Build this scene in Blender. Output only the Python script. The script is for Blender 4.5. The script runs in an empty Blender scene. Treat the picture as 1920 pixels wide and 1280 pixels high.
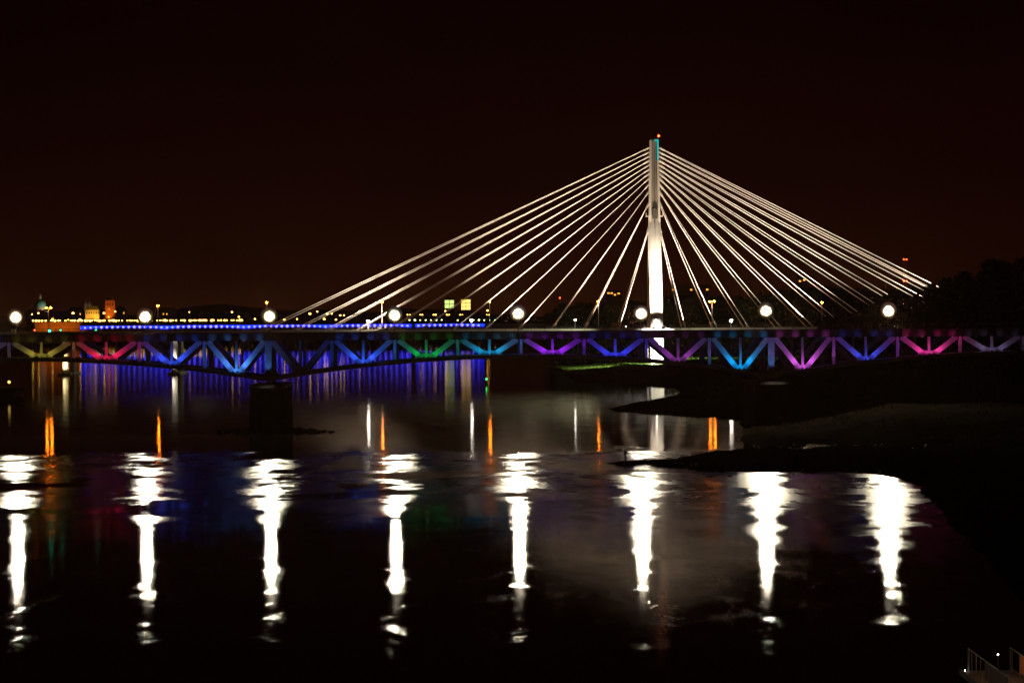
import bpy, bmesh, math, random
import numpy as np
from mathutils import Vector, Matrix, noise as mnoise
random.seed(7)
R = math.radians
scene = bpy.context.scene
C = scene.collection

# ------------------------------------------------------------------ camera
F = 4120.0                       # focal length in photo pixels (1920 wide)
CAMZ = 20.0
cam_d = bpy.data.cameras.new('camera'); cam = bpy.data.objects.new('camera', cam_d); C.objects.link(cam)
cam_d.sensor_width = 36.0; cam_d.lens = 36.0 * F / 1920.0
cam_d.clip_start = 0.5; cam_d.clip_end = 20000
PITCH = math.atan(40.0 / F); ROLL = R(-0.35)
M = Matrix.Translation((0, 0, CAMZ)) @ Matrix.Rotation(R(90) - PITCH, 4, 'X') @ Matrix.Rotation(ROLL, 4, 'Z')
cam.matrix_world = M
scene.camera = cam
M3 = M.to_3x3()

# ------------------------------------------------------------------ night sky
world = bpy.data.worlds.new('World'); scene.world = world; world.use_nodes = True
wn, wl = world.node_tree.nodes, world.node_tree.links
wn.clear()
w_out = wn.new('ShaderNodeOutputWorld'); w_bg = wn.new('ShaderNodeBackground'); w_bg2 = wn.new('ShaderNodeBackground')
w_add = wn.new('ShaderNodeAddShader'); w_tc = wn.new('ShaderNodeTexCoord'); w_sep = wn.new('ShaderNodeSeparateXYZ')
w_ramp = wn.new('ShaderNodeValToRGB'); w_sky = wn.new('ShaderNodeTexSky'); w_map = wn.new('ShaderNodeMapRange')
w_nz = wn.new('ShaderNodeTexNoise'); w_mp = wn.new('ShaderNodeMapping'); w_mul = wn.new('ShaderNodeMixRGB')
w_sky.sky_type = 'NISHITA'; w_sky.sun_disc = False; w_sky.sun_elevation = R(-6); w_sky.sun_rotation = R(300)
w_bg2.inputs['Strength'].default_value = 0.0004
wl.new(w_sky.outputs[0], w_bg2.inputs['Color'])
# light pollution over the city: brown near the horizon, near black above
w_map.inputs['From Min'].default_value = 0.0; w_map.inputs['From Max'].default_value = 0.20
wl.new(w_tc.outputs['Generated'], w_sep.inputs[0]); wl.new(w_sep.outputs['Z'], w_map.inputs['Value'])
wl.new(w_map.outputs[0], w_ramp.inputs[0])
cr = w_ramp.color_ramp
cr.elements[0].position = 0.0; cr.elements[0].color = (0.0125, 0.0027, 0.0007, 1)
cr.elements[1].position = 1.0; cr.elements[1].color = (0.0021, 0.0001, 0.0003, 1)
for p, c in ((0.14, (0.0090, 0.0015, 0.0005)), (0.32, (0.0060, 0.0008, 0.0005)), (0.6, (0.0038, 0.0003, 0.0004))):
    e = cr.elements.new(p); e.color = (*c, 1)
w_mp.inputs['Scale'].default_value = (3, 3, 14)
wl.new(w_tc.outputs['Generated'], w_mp.inputs[0]); wl.new(w_mp.outputs[0], w_nz.inputs['Vector'])
w_nz.inputs['Scale'].default_value = 1.6; w_nz.inputs['Detail'].default_value = 3
w_mr = wn.new('ShaderNodeMapRange'); w_mr.inputs['To Min'].default_value = 0.6; w_mr.inputs['To Max'].default_value = 1.4
wl.new(w_nz.outputs[0], w_mr.inputs['Value'])
w_mul.blend_type = 'MULTIPLY'; w_mul.inputs[0].default_value = 1.0
wl.new(w_ramp.outputs[0], w_mul.inputs[1]); wl.new(w_mr.outputs[0], w_mul.inputs[2])
wl.new(w_mul.outputs[0], w_bg.inputs['Color']); w_bg.inputs['Strength'].default_value = 1.0
wl.new(w_bg.outputs[0], w_add.inputs[0]); wl.new(w_bg2.outputs[0], w_add.inputs[1]); wl.new(w_add.outputs[0], w_out.inputs['Surface'])

scene.view_settings.view_transform = 'Standard'; scene.view_settings.look = 'None'
scene.view_settings.exposure = 0.0; scene.view_settings.gamma = 1.0
scene.view_settings.use_curve_mapping = False
cy = scene.cycles
cy.use_denoising = True
cy.max_bounces = 5; cy.diffuse_bounces = 1; cy.glossy_bounces = 3; cy.volume_bounces = 0
cy.transparent_max_bounces = 4; cy.sample_clamp_indirect = 6.0; cy.caustics_reflective = True
cy.use_light_tree = True

# ------------------------------------------------------------------ pixel helpers
def ray(px, py):
    d = M3 @ Vector(((px - 960) / F, (640 - py) / F, -1.0)); return d
def W(px, py, Y):                  # point at depth Y
    d = ray(px, py); t = Y / d.y; return Vector((d.x * t, Y, CAMZ + d.z * t))
def G(px, py, z=0.0):              # point on a level surface
    d = ray(px, py); t = (z - CAMZ) / d.z; return Vector((d.x * t, d.y * t, z))
def XatY(px, Y, py=620): return W(px, py, Y).x

# ------------------------------------------------------------------ materials
MATS = {}
def nmat(name):
    m = bpy.data.materials.new(name); m.use_nodes = True; MATS[name] = m
    return m, m.node_tree.nodes, m.node_tree.links, m.node_tree.nodes['Principled BSDF']
def surf(name, col, rough=0.6, metal=0.0, scale=1.0, var=0.35, bump=0.0, col2=None, spec=0.4):
    m, n, l, b = nmat(name)
    tc = n.new('ShaderNodeTexCoord'); nz = n.new('ShaderNodeTexNoise'); nz.inputs['Scale'].default_value = scale
    nz.inputs['Detail'].default_value = 5
    rp = n.new('ShaderNodeValToRGB')
    lo = tuple(c * (1 - var) for c in col) if col2 is None else col2
    rp.color_ramp.elements[0].position = 0.32; rp.color_ramp.elements[0].color = (*lo, 1)
    rp.color_ramp.elements[1].position = 0.68; rp.color_ramp.elements[1].color = (*col, 1)
    l.new(tc.outputs['Object'], nz.inputs['Vector']); l.new(nz.outputs[0], rp.inputs[0]); l.new(rp.outputs[0], b.inputs['Base Color'])
    b.inputs['Roughness'].default_value = rough; b.inputs['Metallic'].default_value = metal
    b.inputs['Specular IOR Level'].default_value = spec
    if bump:
        bp = n.new('ShaderNodeBump'); bp.inputs['Strength'].default_value = bump; bp.inputs['Distance'].default_value = 0.1
        l.new(nz.outputs[0], bp.inputs['Height']); l.new(bp.outputs[0], b.inputs['Normal'])
    return m
def emit(name, col, s):
    m, n, l, b = nmat(name)
    n.remove(b); e = n.new('ShaderNodeEmission'); e.inputs['Color'].default_value = (*col, 1); e.inputs['Strength'].default_value = s
    l.new(e.outputs[0], n['Material Output'].inputs['Surface']); return m

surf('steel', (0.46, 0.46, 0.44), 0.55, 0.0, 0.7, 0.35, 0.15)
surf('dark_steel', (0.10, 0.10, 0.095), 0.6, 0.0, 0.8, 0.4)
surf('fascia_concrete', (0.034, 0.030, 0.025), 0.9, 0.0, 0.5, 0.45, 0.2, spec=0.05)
surf('pier_stone', (0.05, 0.047, 0.042), 0.85, 0.0, 0.5, 0.5, 0.5)
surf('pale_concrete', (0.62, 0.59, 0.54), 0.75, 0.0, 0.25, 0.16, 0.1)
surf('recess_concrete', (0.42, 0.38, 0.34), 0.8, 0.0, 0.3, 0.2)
surf('cable_sheath', (0.78, 0.72, 0.66), 0.5, 0.0, 0.2, 0.1)
surf('asphalt', (0.05, 0.05, 0.05), 0.9, 0.0, 2.0, 0.3)
surf('mud', (0.009, 0.0076, 0.0056), 1.0, 0.0, 0.35, 0.5, 0.6, spec=0.0)
surf('rock', (0.03, 0.028, 0.025), 0.8, 0.0, 1.4, 0.5, 0.6)
surf('grass', (0.060, 0.12, 0.018), 0.8, 0.0, 0.4, 0.55, spec=0.1)
surf('reed', (0.015, 0.016, 0.008), 1.0, 0.0, 0.5, 0.5, spec=0.0)
surf('leaf', (0.016, 0.024, 0.009), 0.8, 0.0, 0.5, 0.55, spec=0.1)
surf('bark', (0.035, 0.028, 0.02), 0.9, 0.0, 2.0, 0.4)
surf('far_stone', (0.36, 0.24, 0.15), 0.85, 0.0, 0.15, 0.3)
surf('far_plaster', (0.42, 0.34, 0.22), 0.85, 0.0, 0.12, 0.25)
surf('dark_roof', (0.05, 0.04, 0.035), 0.8, 0.0, 0.3, 0.4)
surf('copper_green', (0.12, 0.24, 0.18), 0.6, 0.0, 0.3, 0.4)
surf('brick_red', (0.30, 0.10, 0.05), 0.85, 0.0, 0.4, 0.35)
surf('dim_block', (0.06, 0.055, 0.05), 0.85, 0.0, 0.1, 0.4)
surf('wood_board', (0.22, 0.12, 0.06), 0.8, 0.0, 2.5, 0.4, 0.3)
surf('orange_fabric', (0.55, 0.16, 0.03), 0.8, 0.0, 1.5, 0.35)
surf('cloth_dark', (0.02, 0.02, 0.024), 0.9, 0.0, 8, 0.3)
surf('skin', (0.30, 0.18, 0.13), 0.6, 0.0, 6, 0.15)
surf('van_paint', (0.50, 0.36, 0.08), 0.35, 0.0, 1, 0.1)
surf('glass_dark', (0.02, 0.022, 0.025), 0.08, 0.0, 1, 0.2)
surf('halo_dish_grey', (0.40, 0.34, 0.24), 0.9, 0.0, 3, 0.2, spec=0.1)  # for the added dish that imitates a halo round each floodlight
surf('rubber', (0.02, 0.02, 0.02), 0.9, 0.0, 4, 0.3)
surf('barge_hull', (0.03, 0.028, 0.026), 0.7, 0.0, 0.8, 0.4)
surf('buoy_paint', (0.03, 0.20, 0.06), 0.5, 0.0, 2, 0.3)
surf('blue_paint', (0.20, 0.22, 0.26), 0.7, 0.0, 0.2, 0.3)
surf('cabinet_paint', (0.62, 0.56, 0.36), 0.6, 0.0, 3, 0.15)
emit('flood_lens', (1.0, 0.88, 0.64), 2500.0)
emit('sodium_lens', (1.0, 0.19, 0.005), 330.0)
emit('white_lens', (1.0, 0.90, 0.74), 90.0)
emit('far_yellow', (1.0, 0.55, 0.08), 12.0)
emit('far_warm', (1.0, 0.52, 0.09), 10.0)
emit('far_green', (0.75, 0.95, 0.35), 7.0)
emit('blue_wash', (0.002, 0.014, 1.0), 6.0)  # glow stands in for floodlight washing over the girder
emit('blue_dome', (0.075, 0.06, 1.0), 9.0)
emit('red_beacon', (1.0, 0.05, 0.01), 26.0)
emit('teal_strip', (0.0, 0.62, 0.60), 0.8)
emit('signal_red', (1.0, 0.10, 0.03), 7.0)
emit('signal_green', (0.05, 1.0, 0.50), 5.0)
emit('buoy_green', (0.02, 1.0, 0.16), 6.0)
emit('window_warm', (1.0, 0.62, 0.14), 1.9)
emit('window_green', (0.62, 0.80, 0.22), 1.3)
emit('window_amber', (1.0, 0.40, 0.05), 1.6)
emit('headlight', (1.0, 0.95, 0.85), 60.0)
emit('lantern', (1.0, 0.95, 0.9), 40.0)

# water: dark river, mirror-like reflection broken by ripples; choppy where the current runs past the bridge piers
def make_water():
    m = bpy.data.materials.new('river_water'); m.use_nodes = True; n, l = m.node_tree.nodes, m.node_tree.links
    n.clear()
    out = n.new('ShaderNodeOutputMaterial'); geo = n.new('ShaderNodeNewGeometry')
    def mapping(sx, sy):
        mp = n.new('ShaderNodeMapping'); mp.inputs['Scale'].default_value = (sx, sy, 1); l.new(geo.outputs['Position'], mp.inputs[0]); return mp
    def noise(sx, sy, det=2, rough=0.5, dist=0.0):
        nz = n.new('ShaderNodeTexNoise'); nz.noise_dimensions = '2D'
        nz.inputs['Scale'].default_value = 1.0; nz.inputs['Detail'].default_value = det; nz.inputs['Roughness'].default_value = rough
        nz.inputs['Distortion'].default_value = dist
        l.new(mapping(sx, sy).outputs[0], nz.inputs['Vector']); return nz
    def math_(op, a, b=None, clamp=False):
        k = n.new('ShaderNodeMath'); k.operation = op; k.use_clamp = clamp
        for i, v in enumerate((a, b)):
            if v is None: continue
            if isinstance(v, (int, float)): k.inputs[i].default_value = v
            else: l.new(v, k.inputs[i])
        return k.outputs[0]
    def rng(v, a, b, c, d, smooth=True):
        k = n.new('ShaderNodeMapRange'); k.interpolation_type = 'SMOOTHSTEP' if smooth else 'LINEAR'
        l.new(v, k.inputs['Value'])
        for nm, x in zip(('From Min', 'From Max', 'To Min', 'To Max'), (a, b, c, d)): k.inputs[nm].default_value = x
        return k.outputs[0]
    sep = n.new('ShaderNodeSeparateXYZ'); l.new(geo.outputs['Position'], sep.inputs[0]); y = sep.outputs['Y']
    # wavering edge for the choppy band
    wob = noise(0.07, 0.03, 6, 0.68); right = rng(sep.outputs['X'], 0, 26, 0.0, 1.0)
    yw = math_('ADD', y, math_('MULTIPLY', math_('SUBTRACT', wob.outputs[0], 0.5), 95.0))
    band = math_('MULTIPLY', rng(math_('ADD', yw, math_('MULTIPLY', right, 30.0)), 196, 262, 0, 1), rng(yw, 330, 344, 1, 0))
    patch = rng(noise(0.15, 0.085, 5, 0.66, 0.3).outputs[0], 0.33, 0.57, 0.0, 1.0)
    patch2 = rng(noise(0.30, 0.14, 5, 0.66, 0.3).outputs[0], 0.50, 0.68, 0.0, 1.0)
    big = rng(noise(0.022, 0.016, 2, 0.5).outputs[0], 0.32, 0.50, 0.55, 1.0)
    big = math_('MAXIMUM', big, right)
    patch = math_('MAXIMUM', patch, math_('MULTIPLY', right, 0.18))
    chop = math_('MULTIPLY', math_('MULTIPLY', band, big), math_('ADD', math_('MULTIPLY', patch, 0.85), 0.15))
    near = math_('MULTIPLY', math_('MULTIPLY', rng(y, 150, 215, 1, 0), rng(y, 122, 150, 0.25, 1.0)), patch2)
    calm = math_('MULTIPLY', rng(noise(0.035, 0.05, 3, 0.55).outputs[0], 0.56, 0.63, 0.0, 1.0), math_('MULTIPLY', rng(y, 190, 215, 0, 1), rng(y, 320, 350, 1, 0)))
    calm = math_('MULTIPLY', calm, math_('SUBTRACT', 1.0, math_('MULTIPLY', right, 0.8)))
    keep = math_('SUBTRACT', 1.0, math_('MULTIPLY', calm, 0.85))
    chop = math_('MULTIPLY', chop, keep)
    rough = math_('ADD', math_('ADD', math_('SUBTRACT', rng(y, 300, 420, 0.090, 0.084), math_('MULTIPLY', calm, 0.03)), math_('MULTIPLY', chop, math_('ADD', 0.19, math_('MULTIPLY', right, 0.03)))), math_('MULTIPLY', near, 0.04))
    slope = math_('ADD', math_('ADD', 0.012, math_('MULTIPLY', chop, 0.30)), math_('MULTIPLY', near, 0.20))
    def nvec(nz, amp):
        v = n.new('ShaderNodeVectorMath'); v.operation = 'SUBTRACT'; l.new(nz.outputs['Color'], v.inputs[0]); v.inputs[1].default_value = (0.5, 0.5, 0.5)
        s = n.new('ShaderNodeVectorMath'); s.operation = 'SCALE'; l.new(v.outputs[0], s.inputs[0])
        if isinstance(amp, (int, float)): s.inputs['Scale'].default_value = amp
        else: l.new(amp, s.inputs['Scale'])
        return s.outputs[0]
    a1 = nvec(noise(5.0, 2.0, 4, 0.8), slope)
    a2 = nvec(noise(0.22, 0.12, 2, 0.5), 0.007)
    ad = n.new('ShaderNodeVectorMath'); l.new(a1, ad.inputs[0]); l.new(a2, ad.inputs[1])
    mz = n.new('ShaderNodeVectorMath'); mz.operation = 'MULTIPLY'; l.new(ad.outputs[0], mz.inputs[0]); mz.inputs[1].default_value = (1, 1, 0)
    up = n.new('ShaderNodeVectorMath'); l.new(mz.outputs[0], up.inputs[0]); up.inputs[1].default_value = (0, 0, 1)
    nn = n.new('ShaderNodeVectorMath'); nn.operation = 'NORMALIZE'; l.new(up.outputs[0], nn.inputs[0])
    gl = n.new('ShaderNodeBsdfGlossy'); gl.distribution = 'BECKMANN'; gl.inputs['Color'].default_value = (0.58, 0.57, 0.56, 1)
    l.new(rough, gl.inputs['Roughness']); l.new(nn.outputs[0], gl.inputs['Normal'])
    df = n.new('ShaderNodeBsdfDiffuse'); df.inputs['Color'].default_value = (0.004, 0.004, 0.003, 1)
    fr = n.new('ShaderNodeFresnel'); fr.inputs['IOR'].default_value = 1.33; l.new(nn.outputs[0], fr.inputs['Normal'])
    mx = n.new('ShaderNodeMixShader'); l.new(fr.outputs[0], mx.inputs[0]); l.new(df.outputs[0], mx.inputs[1]); l.new(gl.outputs[0], mx.inputs[2])
    l.new(mx.outputs[0], out.inputs['Surface']); MATS['river_water'] = m
make_water()

# ------------------------------------------------------------------ mesh helpers
class MB:
    def __init__(s): s.v = []; s.f = []
    def add(s, vs, fs):
        o = len(s.v); s.v += [tuple(v) for v in vs]; s.f += [tuple(i + o for i in f) for f in fs]; return s
    def box(s, x0, x1, y0, y1, z0, z1):
        return s.add([(x0,y0,z0),(x1,y0,z0),(x1,y1,z0),(x0,y1,z0),(x0,y0,z1),(x1,y0,z1),(x1,y1,z1),(x0,y1,z1)],
                     [(3,2,1,0),(4,5,6,7),(0,1,5,4),(1,2,6,5),(2,3,7,6),(3,0,4,7)])
    def bar(s, p, q, w, h, up=(0, 1, 0)):      # rectangular bar; w across, h along 'up'
        p, q = Vector(p), Vector(q); d = (q - p).normalized(); u = Vector(up); a = d.cross(u)
        if a.length < 1e-4: a = d.cross(Vector((1, 0, 0)))
        a.normalize(); u = a.cross(d).normalized()
        vs = [e + a * (sx * w / 2) + u * (sy * h / 2) for e in (p, q) for sx, sy in ((-1,-1),(1,-1),(1,1),(-1,1))]
        return s.add(vs, [(3,2,1,0),(4,5,6,7),(0,1,5,4),(1,2,6,5),(2,3,7,6),(3,0,4,7)])
    def tube(s, p, q, r0, r1=None, n=8, cap=True):
        r1 = r0 if r1 is None else r1
        p, q = Vector(p), Vector(q); d = (q - p).normalized(); a = d.orthogonal().normalized(); b = d.cross(a)
        vs = []
        for e, r in ((p, r0), (q, r1)):
            for k in range(n):
                t = 2 * math.pi * k / n; vs.append(e + (a * math.cos(t) + b * math.sin(t)) * r)
        fs = [(k, (k + 1) % n, n + (k + 1) % n, n + k) for k in range(n)]
        if cap: fs += [tuple(range(n - 1, -1, -1)), tuple(range(n, 2 * n))]
        return s.add(vs, fs)
    def ball(s, c, r, nu=8, nv=5, sq=(1, 1, 1)):
        c = Vector(c); vs = [c + Vector((0, 0, r * sq[2]))]
        for j in range(1, nv):
            ph = math.pi * j / nv
            for i in range(nu):
                t = 2 * math.pi * i / nu
                vs.append(c + Vector((r * sq[0] * math.sin(ph) * math.cos(t), r * sq[1] * math.sin(ph) * math.sin(t), r * sq[2] * math.cos(ph))))
        vs.append(c - Vector((0, 0, r * sq[2]))); L = len(vs) - 1
        fs = [(0, 1 + i, 1 + (i + 1) % nu) for i in range(nu)]
        for j in range(nv - 2):
            a, b = 1 + j * nu, 1 + (j + 1) * nu
            fs += [(a + i, b + i, b + (i + 1) % nu, a + (i + 1) % nu) for i in range(nu)]
        a = 1 + (nv - 2) * nu
        fs += [(a + i, L, a + (i + 1) % nu) for i in range(nu)]
        return s.add(vs, fs)
    def disc(s, c, nrm, r, n=12):
        c = Vector(c); d = Vector(nrm).normalized(); a = d.orthogonal().normalized(); b = d.cross(a)
        return s.add([c + (a * math.cos(2*math.pi*k/n) + b * math.sin(2*math.pi*k/n)) * r for k in range(n)], [tuple(range(n))])
    def prism(s, poly, y0, y1):                 # polygon in xz, extruded in y (counter-clockwise seen from -y)
        n = len(poly)
        vs = [(x, y0, z) for x, z in poly] + [(x, y1, z) for x, z in poly]
        return s.add(vs, [tuple(range(n)), tuple(range(2*n-1, n-1, -1))] + [(k, n + k, n + (k+1) % n, (k+1) % n) for k in range(n)])
    def build(s, name, mat, parent=None, smooth=False):
        me = bpy.data.meshes.new(name); me.from_pydata(s.v, [], s.f); me.update()
        me.materials.append(MATS[mat])
        if smooth: me.polygons.foreach_set('use_smooth', [True] * len(me.polygons))
        o = bpy.data.objects.new(name, me); C.objects.link(o)
        if parent is not None: o.parent = parent
        return o
def tag(o, label=None, cat=None, group=None, kind=None):
    if label: o['label'] = label
    if cat: o['category'] = cat
    if group: o['group'] = group
    if kind: o['kind'] = kind
    return o
def thing(name, label, cat, loc=(0, 0, 0), rz=0.0, group=None):
    o = bpy.data.objects.new(name, None); C.objects.link(o); o.location = loc; o.rotation_euler = (0, 0, rz)
    o.empty_display_size = 0.5
    return tag(o, label, cat, group)
def copy_thing(root, loc, rz=None, label=None, group=None):
    r = root.copy(); C.objects.link(r); r.location = loc
    if rz is not None: r.rotation_euler = (0, 0, rz)
    if label: r['label'] = label
    if group: r['group'] = group
    for ch in list(root.children):
        c = ch.copy(); C.objects.link(c); c.parent = r
        for g in list(ch.children):
            d = g.copy(); C.objects.link(d); d.parent = c
    return r
def spot(name, parent, loc, target, power, col, size=60, blend=0.6, rad=0.15):
    d = bpy.data.lights.new(name, 'SPOT'); d.energy = power; d.color = col; d.spot_size = R(size); d.spot_blend = blend; d.shadow_soft_size = rad
    o = bpy.data.objects.new(name, d); C.objects.link(o); o.parent = parent; o.location = loc
    o.rotation_euler = (Vector(target) - Vector(loc)).to_track_quat('-Z', 'Y').to_euler(); return o
def point(name, parent, loc, power, col, rad=0.1):
    d = bpy.data.lights.new(name, 'POINT'); d.energy = power; d.color = col; d.shadow_soft_size = rad
    o = bpy.data.objects.new(name, d); C.objects.link(o); o.parent = parent; o.location = loc; return o
def mesh_np(name, verts, faces, mat, parent=None):
    me = bpy.data.meshes.new(name)
    v = np.asarray(verts, dtype=np.float32); f = np.asarray(faces, dtype=np.int32)
    me.vertices.add(len(v)); me.vertices.foreach_set('co', v.ravel())
    k = f.shape[1]; me.loops.add(f.size); me.loops.foreach_set('vertex_index', f.ravel())
    me.polygons.add(len(f)); me.polygons.foreach_set('loop_start', np.arange(0, f.size, k, dtype=np.int32))
    me.update(calc_edges=True); me.validate(); me.materials.append(MATS[mat])
    o = bpy.data.objects.new(name, me); C.objects.link(o)
    if parent is not None: o.parent = parent
    return o

# ------------------------------------------------------------------ river and land
wb = MB(); wb.add([(-5000, -300, 0), (5000, -300, 0), (5000, 9000, 0), (-5000, 9000, 0)], [(0, 1, 2, 3)])
tag(wb.build('river', 'river_water'), 'wide dark river carrying long streaks of lamp reflections', None, kind='structure')

def poly_from_px(pts): return np.array([[G(a, b).x, G(a, b).y] for a, b in pts])
LAND = [
    # bank round the cable bridge pylon, with the pool in front of it
    poly_from_px([(1028, 690), (1052, 697), (1075, 712), (1120, 719), (1190, 722), (1262, 724), (1276, 733), (1268, 742), (1230, 749), (1185, 757), (1140, 767),
                  (1190, 772), (1300, 778), (1388, 783), (1392, 826), (1400, 834), (1430, 841), (1480, 842), (1508, 836), (1512, 828), (1560, 829), (1640, 836), (1660, 843), (1700, 845), (1742, 838), (1760, 832), (2500, 820), (2500, 690)]),
    # long low spit nearer the camera
    poly_from_px([(1131, 868), (1180, 867), (1250, 865), (1275, 861), (1330, 851), (1400, 846), (1440, 847), (1480, 848), (1520, 843), (1560, 837), (1650, 843), (1700, 848), (1750, 842), (1800, 826), (2500, 815), (2500, 1280), (2080, 1278),
                  (1960, 1180), (1840, 1040), (1760, 950), (1722, 912), (1690, 896), (1650, 889), (1560, 884), (1480, 884), (1400, 885), (1330, 882), (1280, 876), (1200, 872), (1150, 871)]),
]
def signed_dist(P, poly):
    d2 = np.full(len(P), 1e18); inside = np.zeros(len(P), bool); n = len(poly)
    for i in range(n):
        a, b = poly[i], poly[(i + 1) % n]; e = b - a; w = P - a
        t = np.clip((w @ e) / max(e @ e, 1e-9), 0, 1); q = w - np.outer(t, e); d2 = np.minimum(d2, (q * q).sum(1))
        c = ((a[1] > P[:, 1]) != (b[1] > P[:, 1])) & (P[:, 0] < (b[0] - a[0]) * (P[:, 1] - a[1]) / ((b[1] - a[1]) if abs(b[1] - a[1]) > 1e-9 else 1e-9) + a[0])
        inside ^= c
    return np.where(inside, np.sqrt(d2), -np.sqrt(d2))
def vnoise(P, s, seed=0):
    x = P[:, 0] * s + seed * 17.3; y = P[:, 1] * s + seed * 9.1
    xi = np.floor(x).astype(np.int64); yi = np.floor(y).astype(np.int64); fx = x - xi; fy = y - yi
    fx = fx * fx * (3 - 2 * fx); fy = fy * fy * (3 - 2 * fy)
    def h(a, b):
        k = (a * 374761393 + b * 668265263) & 0xffffffff; k = ((k ^ (k >> 13)) * 1274126177) & 0xffffffff; return ((k ^ (k >> 16)) & 0xffff) / 65535.0
    return (h(xi, yi) * (1 - fx) + h(xi + 1, yi) * fx) * (1 - fy) + (h(xi, yi + 1) * (1 - fx) + h(xi + 1, yi + 1) * fx) * fy
PYX = XatY(1228, 861)
def land_height(P):
    s0 = signed_dist(P, LAND[0]); s1 = signed_dist(P, LAND[1])
    sd = np.maximum(s0, s1)
    j = (vnoise(P, 0.5, 1) - 0.5) * 0.9 + (vnoise(P, 0.13, 2) - 0.5) * 2.2
    sd2 = sd + j * np.clip(1.2 - np.abs(sd) / 8, 0, 1) * 0.6
    low = np.clip(sd2 * 0.30, -1.5, 0.55)
    x, y = P[:, 0], P[:, 1]
    # the bank climbs to the right and towards the pylon's grass
    rise = np.clip((x - 42) / 26, 0, 1) ** 1.3 * 4.0 * np.clip((y - 330) / 70, 0, 1)
    rise2 = np.clip((x - 70) / 40, 0, 1) * 4.5 * np.clip((sd2 - 4) / 25, 0, 1)
    rise3 = np.clip((y - 720) / 110, 0, 1) * 2.0
    hump = 0.55 * np.exp(-((y - 312) / 9.0) ** 2) * np.clip((x - 24) / 14, 0, 1)
    base = low + np.where(sd2 > 0, np.maximum(np.maximum(rise * np.clip(sd2 / 14, 0, 1), rise2), rise3 * np.clip(sd2 / 30, 0, 1)) + hump, 0)
    return base + np.where(sd2 > 0.5, (vnoise(P, 0.8, 4) - 0.5) * 0.25 + (vnoise(P, 0.21, 5) - 0.5) * 0.35, 0), sd2
def land_grid(name, x0, x1, nx, y0, y1, ny, label):
    xs = np.linspace(x0, x1, nx); ys = np.linspace(y0, y1, ny)
    X, Y = np.meshgrid(xs, ys); P = np.stack([X.ravel(), Y.ravel()], 1); H, sd = land_height(P)
    idx = np.arange(nx * ny).reshape(ny, nx)
    f = np.stack([idx[:-1, :-1], idx[:-1, 1:], idx[1:, 1:], idx[1:, :-1]], -1).reshape(-1, 4)
    keep = (sd[f] > -3.0).any(1); f = f[keep]
    used = np.unique(f); rm = np.zeros(nx * ny, np.int64); rm[used] = np.arange(len(used))
    v = np.stack([P[used, 0], P[used, 1], H[used]], 1)
    o = mesh_np(name, v, rm[f], 'mud'); o.data.polygons.foreach_set('use_smooth', [True] * len(o.data.polygons))
    return tag(o, label, None, kind='structure')
land_grid('river_spit', 8, 190, 300, 120, 420, 420, 'low dark mud spit reaching into the river')
land_grid('river_bank', 8, 330, 260, 420.0, 1000, 380, 'dark right bank of the river under the bridges')
def ground_z(x, y): return float(land_height(np.array([[x, y]]))[0][0])
fb = MB(); fb.add([(130, 990, 2.2), (9000, 990, 2.2), (9000, 9000, 4), (-300, 9000, 4), (-300, 2700, 3), (40, 2050, 3)], [(0, 1, 2, 3, 4, 5)])
fb.add([(-9000, 2080, 3), (-300, 2080, 3), (-300, 9000, 4), (-9000, 9000, 4)], [(0, 1, 2, 3)])
fb.add([(-9000, 2080, -1), (-300, 2080, -1), (-300, 2080, 3), (-9000, 2080, 3)], [(0, 1, 2, 3)])
tag(fb.build('far_ground', 'mud'), 'dark land beyond the river reaching to the horizon', None, kind='structure')

# ------------------------------------------------------------------ truss railway bridge
NODES_PX = [-465, -346, -225, -104, 17, 138, 261, 383, 503, 622, 740, 858, 977, 1095, 1212, 1330, 1446, 1563, 1683, 1800, 1918, 2036, 2154, 2272, 2390]
BANG = math.atan(0.030)            # the bridge runs slightly away to the right
B0 = W(503, 640, 400.0); B0.z = 0
dirv = Vector((math.cos(BANG), math.sin(BANG), 0))
def along(px):                     # distance along the bridge line at a picture column
    d = ray(px, 640); t = (d.y * B0.x - d.x * B0.y) / (d.x * dirv.y - d.y * dirv.x); return t
S = [along(p) for p in NODES_PX]
PIERS = [S[0], S[8], S[16], S[24]]
ZF1, ZF0 = 17.96, 16.52            # fascia top / bottom
def z_chord(s):
    for a, b in zip(PIERS[:-1], PIERS[1:]):
        if a - 1e-6 <= s <= b + 1e-6:
            u = abs((s - (a + b) / 2) / ((b - a) / 2)); return 13.42 - 3.95 * u * u
    return 9.47
tb = thing('truss_bridge', 'steel truss railway bridge lit panel by panel in changing colours', 'bridge', B0, BANG)
def bpos(s, y=0, z=0): return Vector((s, y, z))
L0, L1 = S[0] - 3, S[-1] + 3
TW = 12.0                          # distance between the two truss planes
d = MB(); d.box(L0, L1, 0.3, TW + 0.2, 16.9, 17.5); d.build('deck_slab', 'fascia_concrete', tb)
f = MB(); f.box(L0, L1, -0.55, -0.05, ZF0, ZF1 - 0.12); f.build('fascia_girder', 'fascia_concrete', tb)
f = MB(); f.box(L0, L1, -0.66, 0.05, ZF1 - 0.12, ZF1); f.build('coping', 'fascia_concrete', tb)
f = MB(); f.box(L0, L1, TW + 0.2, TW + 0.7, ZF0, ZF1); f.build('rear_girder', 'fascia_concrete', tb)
st = MB()
s = L0
while s < L1:
    st.box(s, s + 0.16, -0.63, -0.55, ZF0 + 0.05, ZF1 - 0.12); s += (S[9] - S[8]) / 8
tag(st.build('stiffener_rib', 'fascia_concrete', tb), kind='stuff')
rl = MB(); s = L0
while s < L1:
    rl.box(s, s + 0.07, -0.40, -0.33, ZF1, ZF1 + 0.95); s += 2.4
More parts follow.
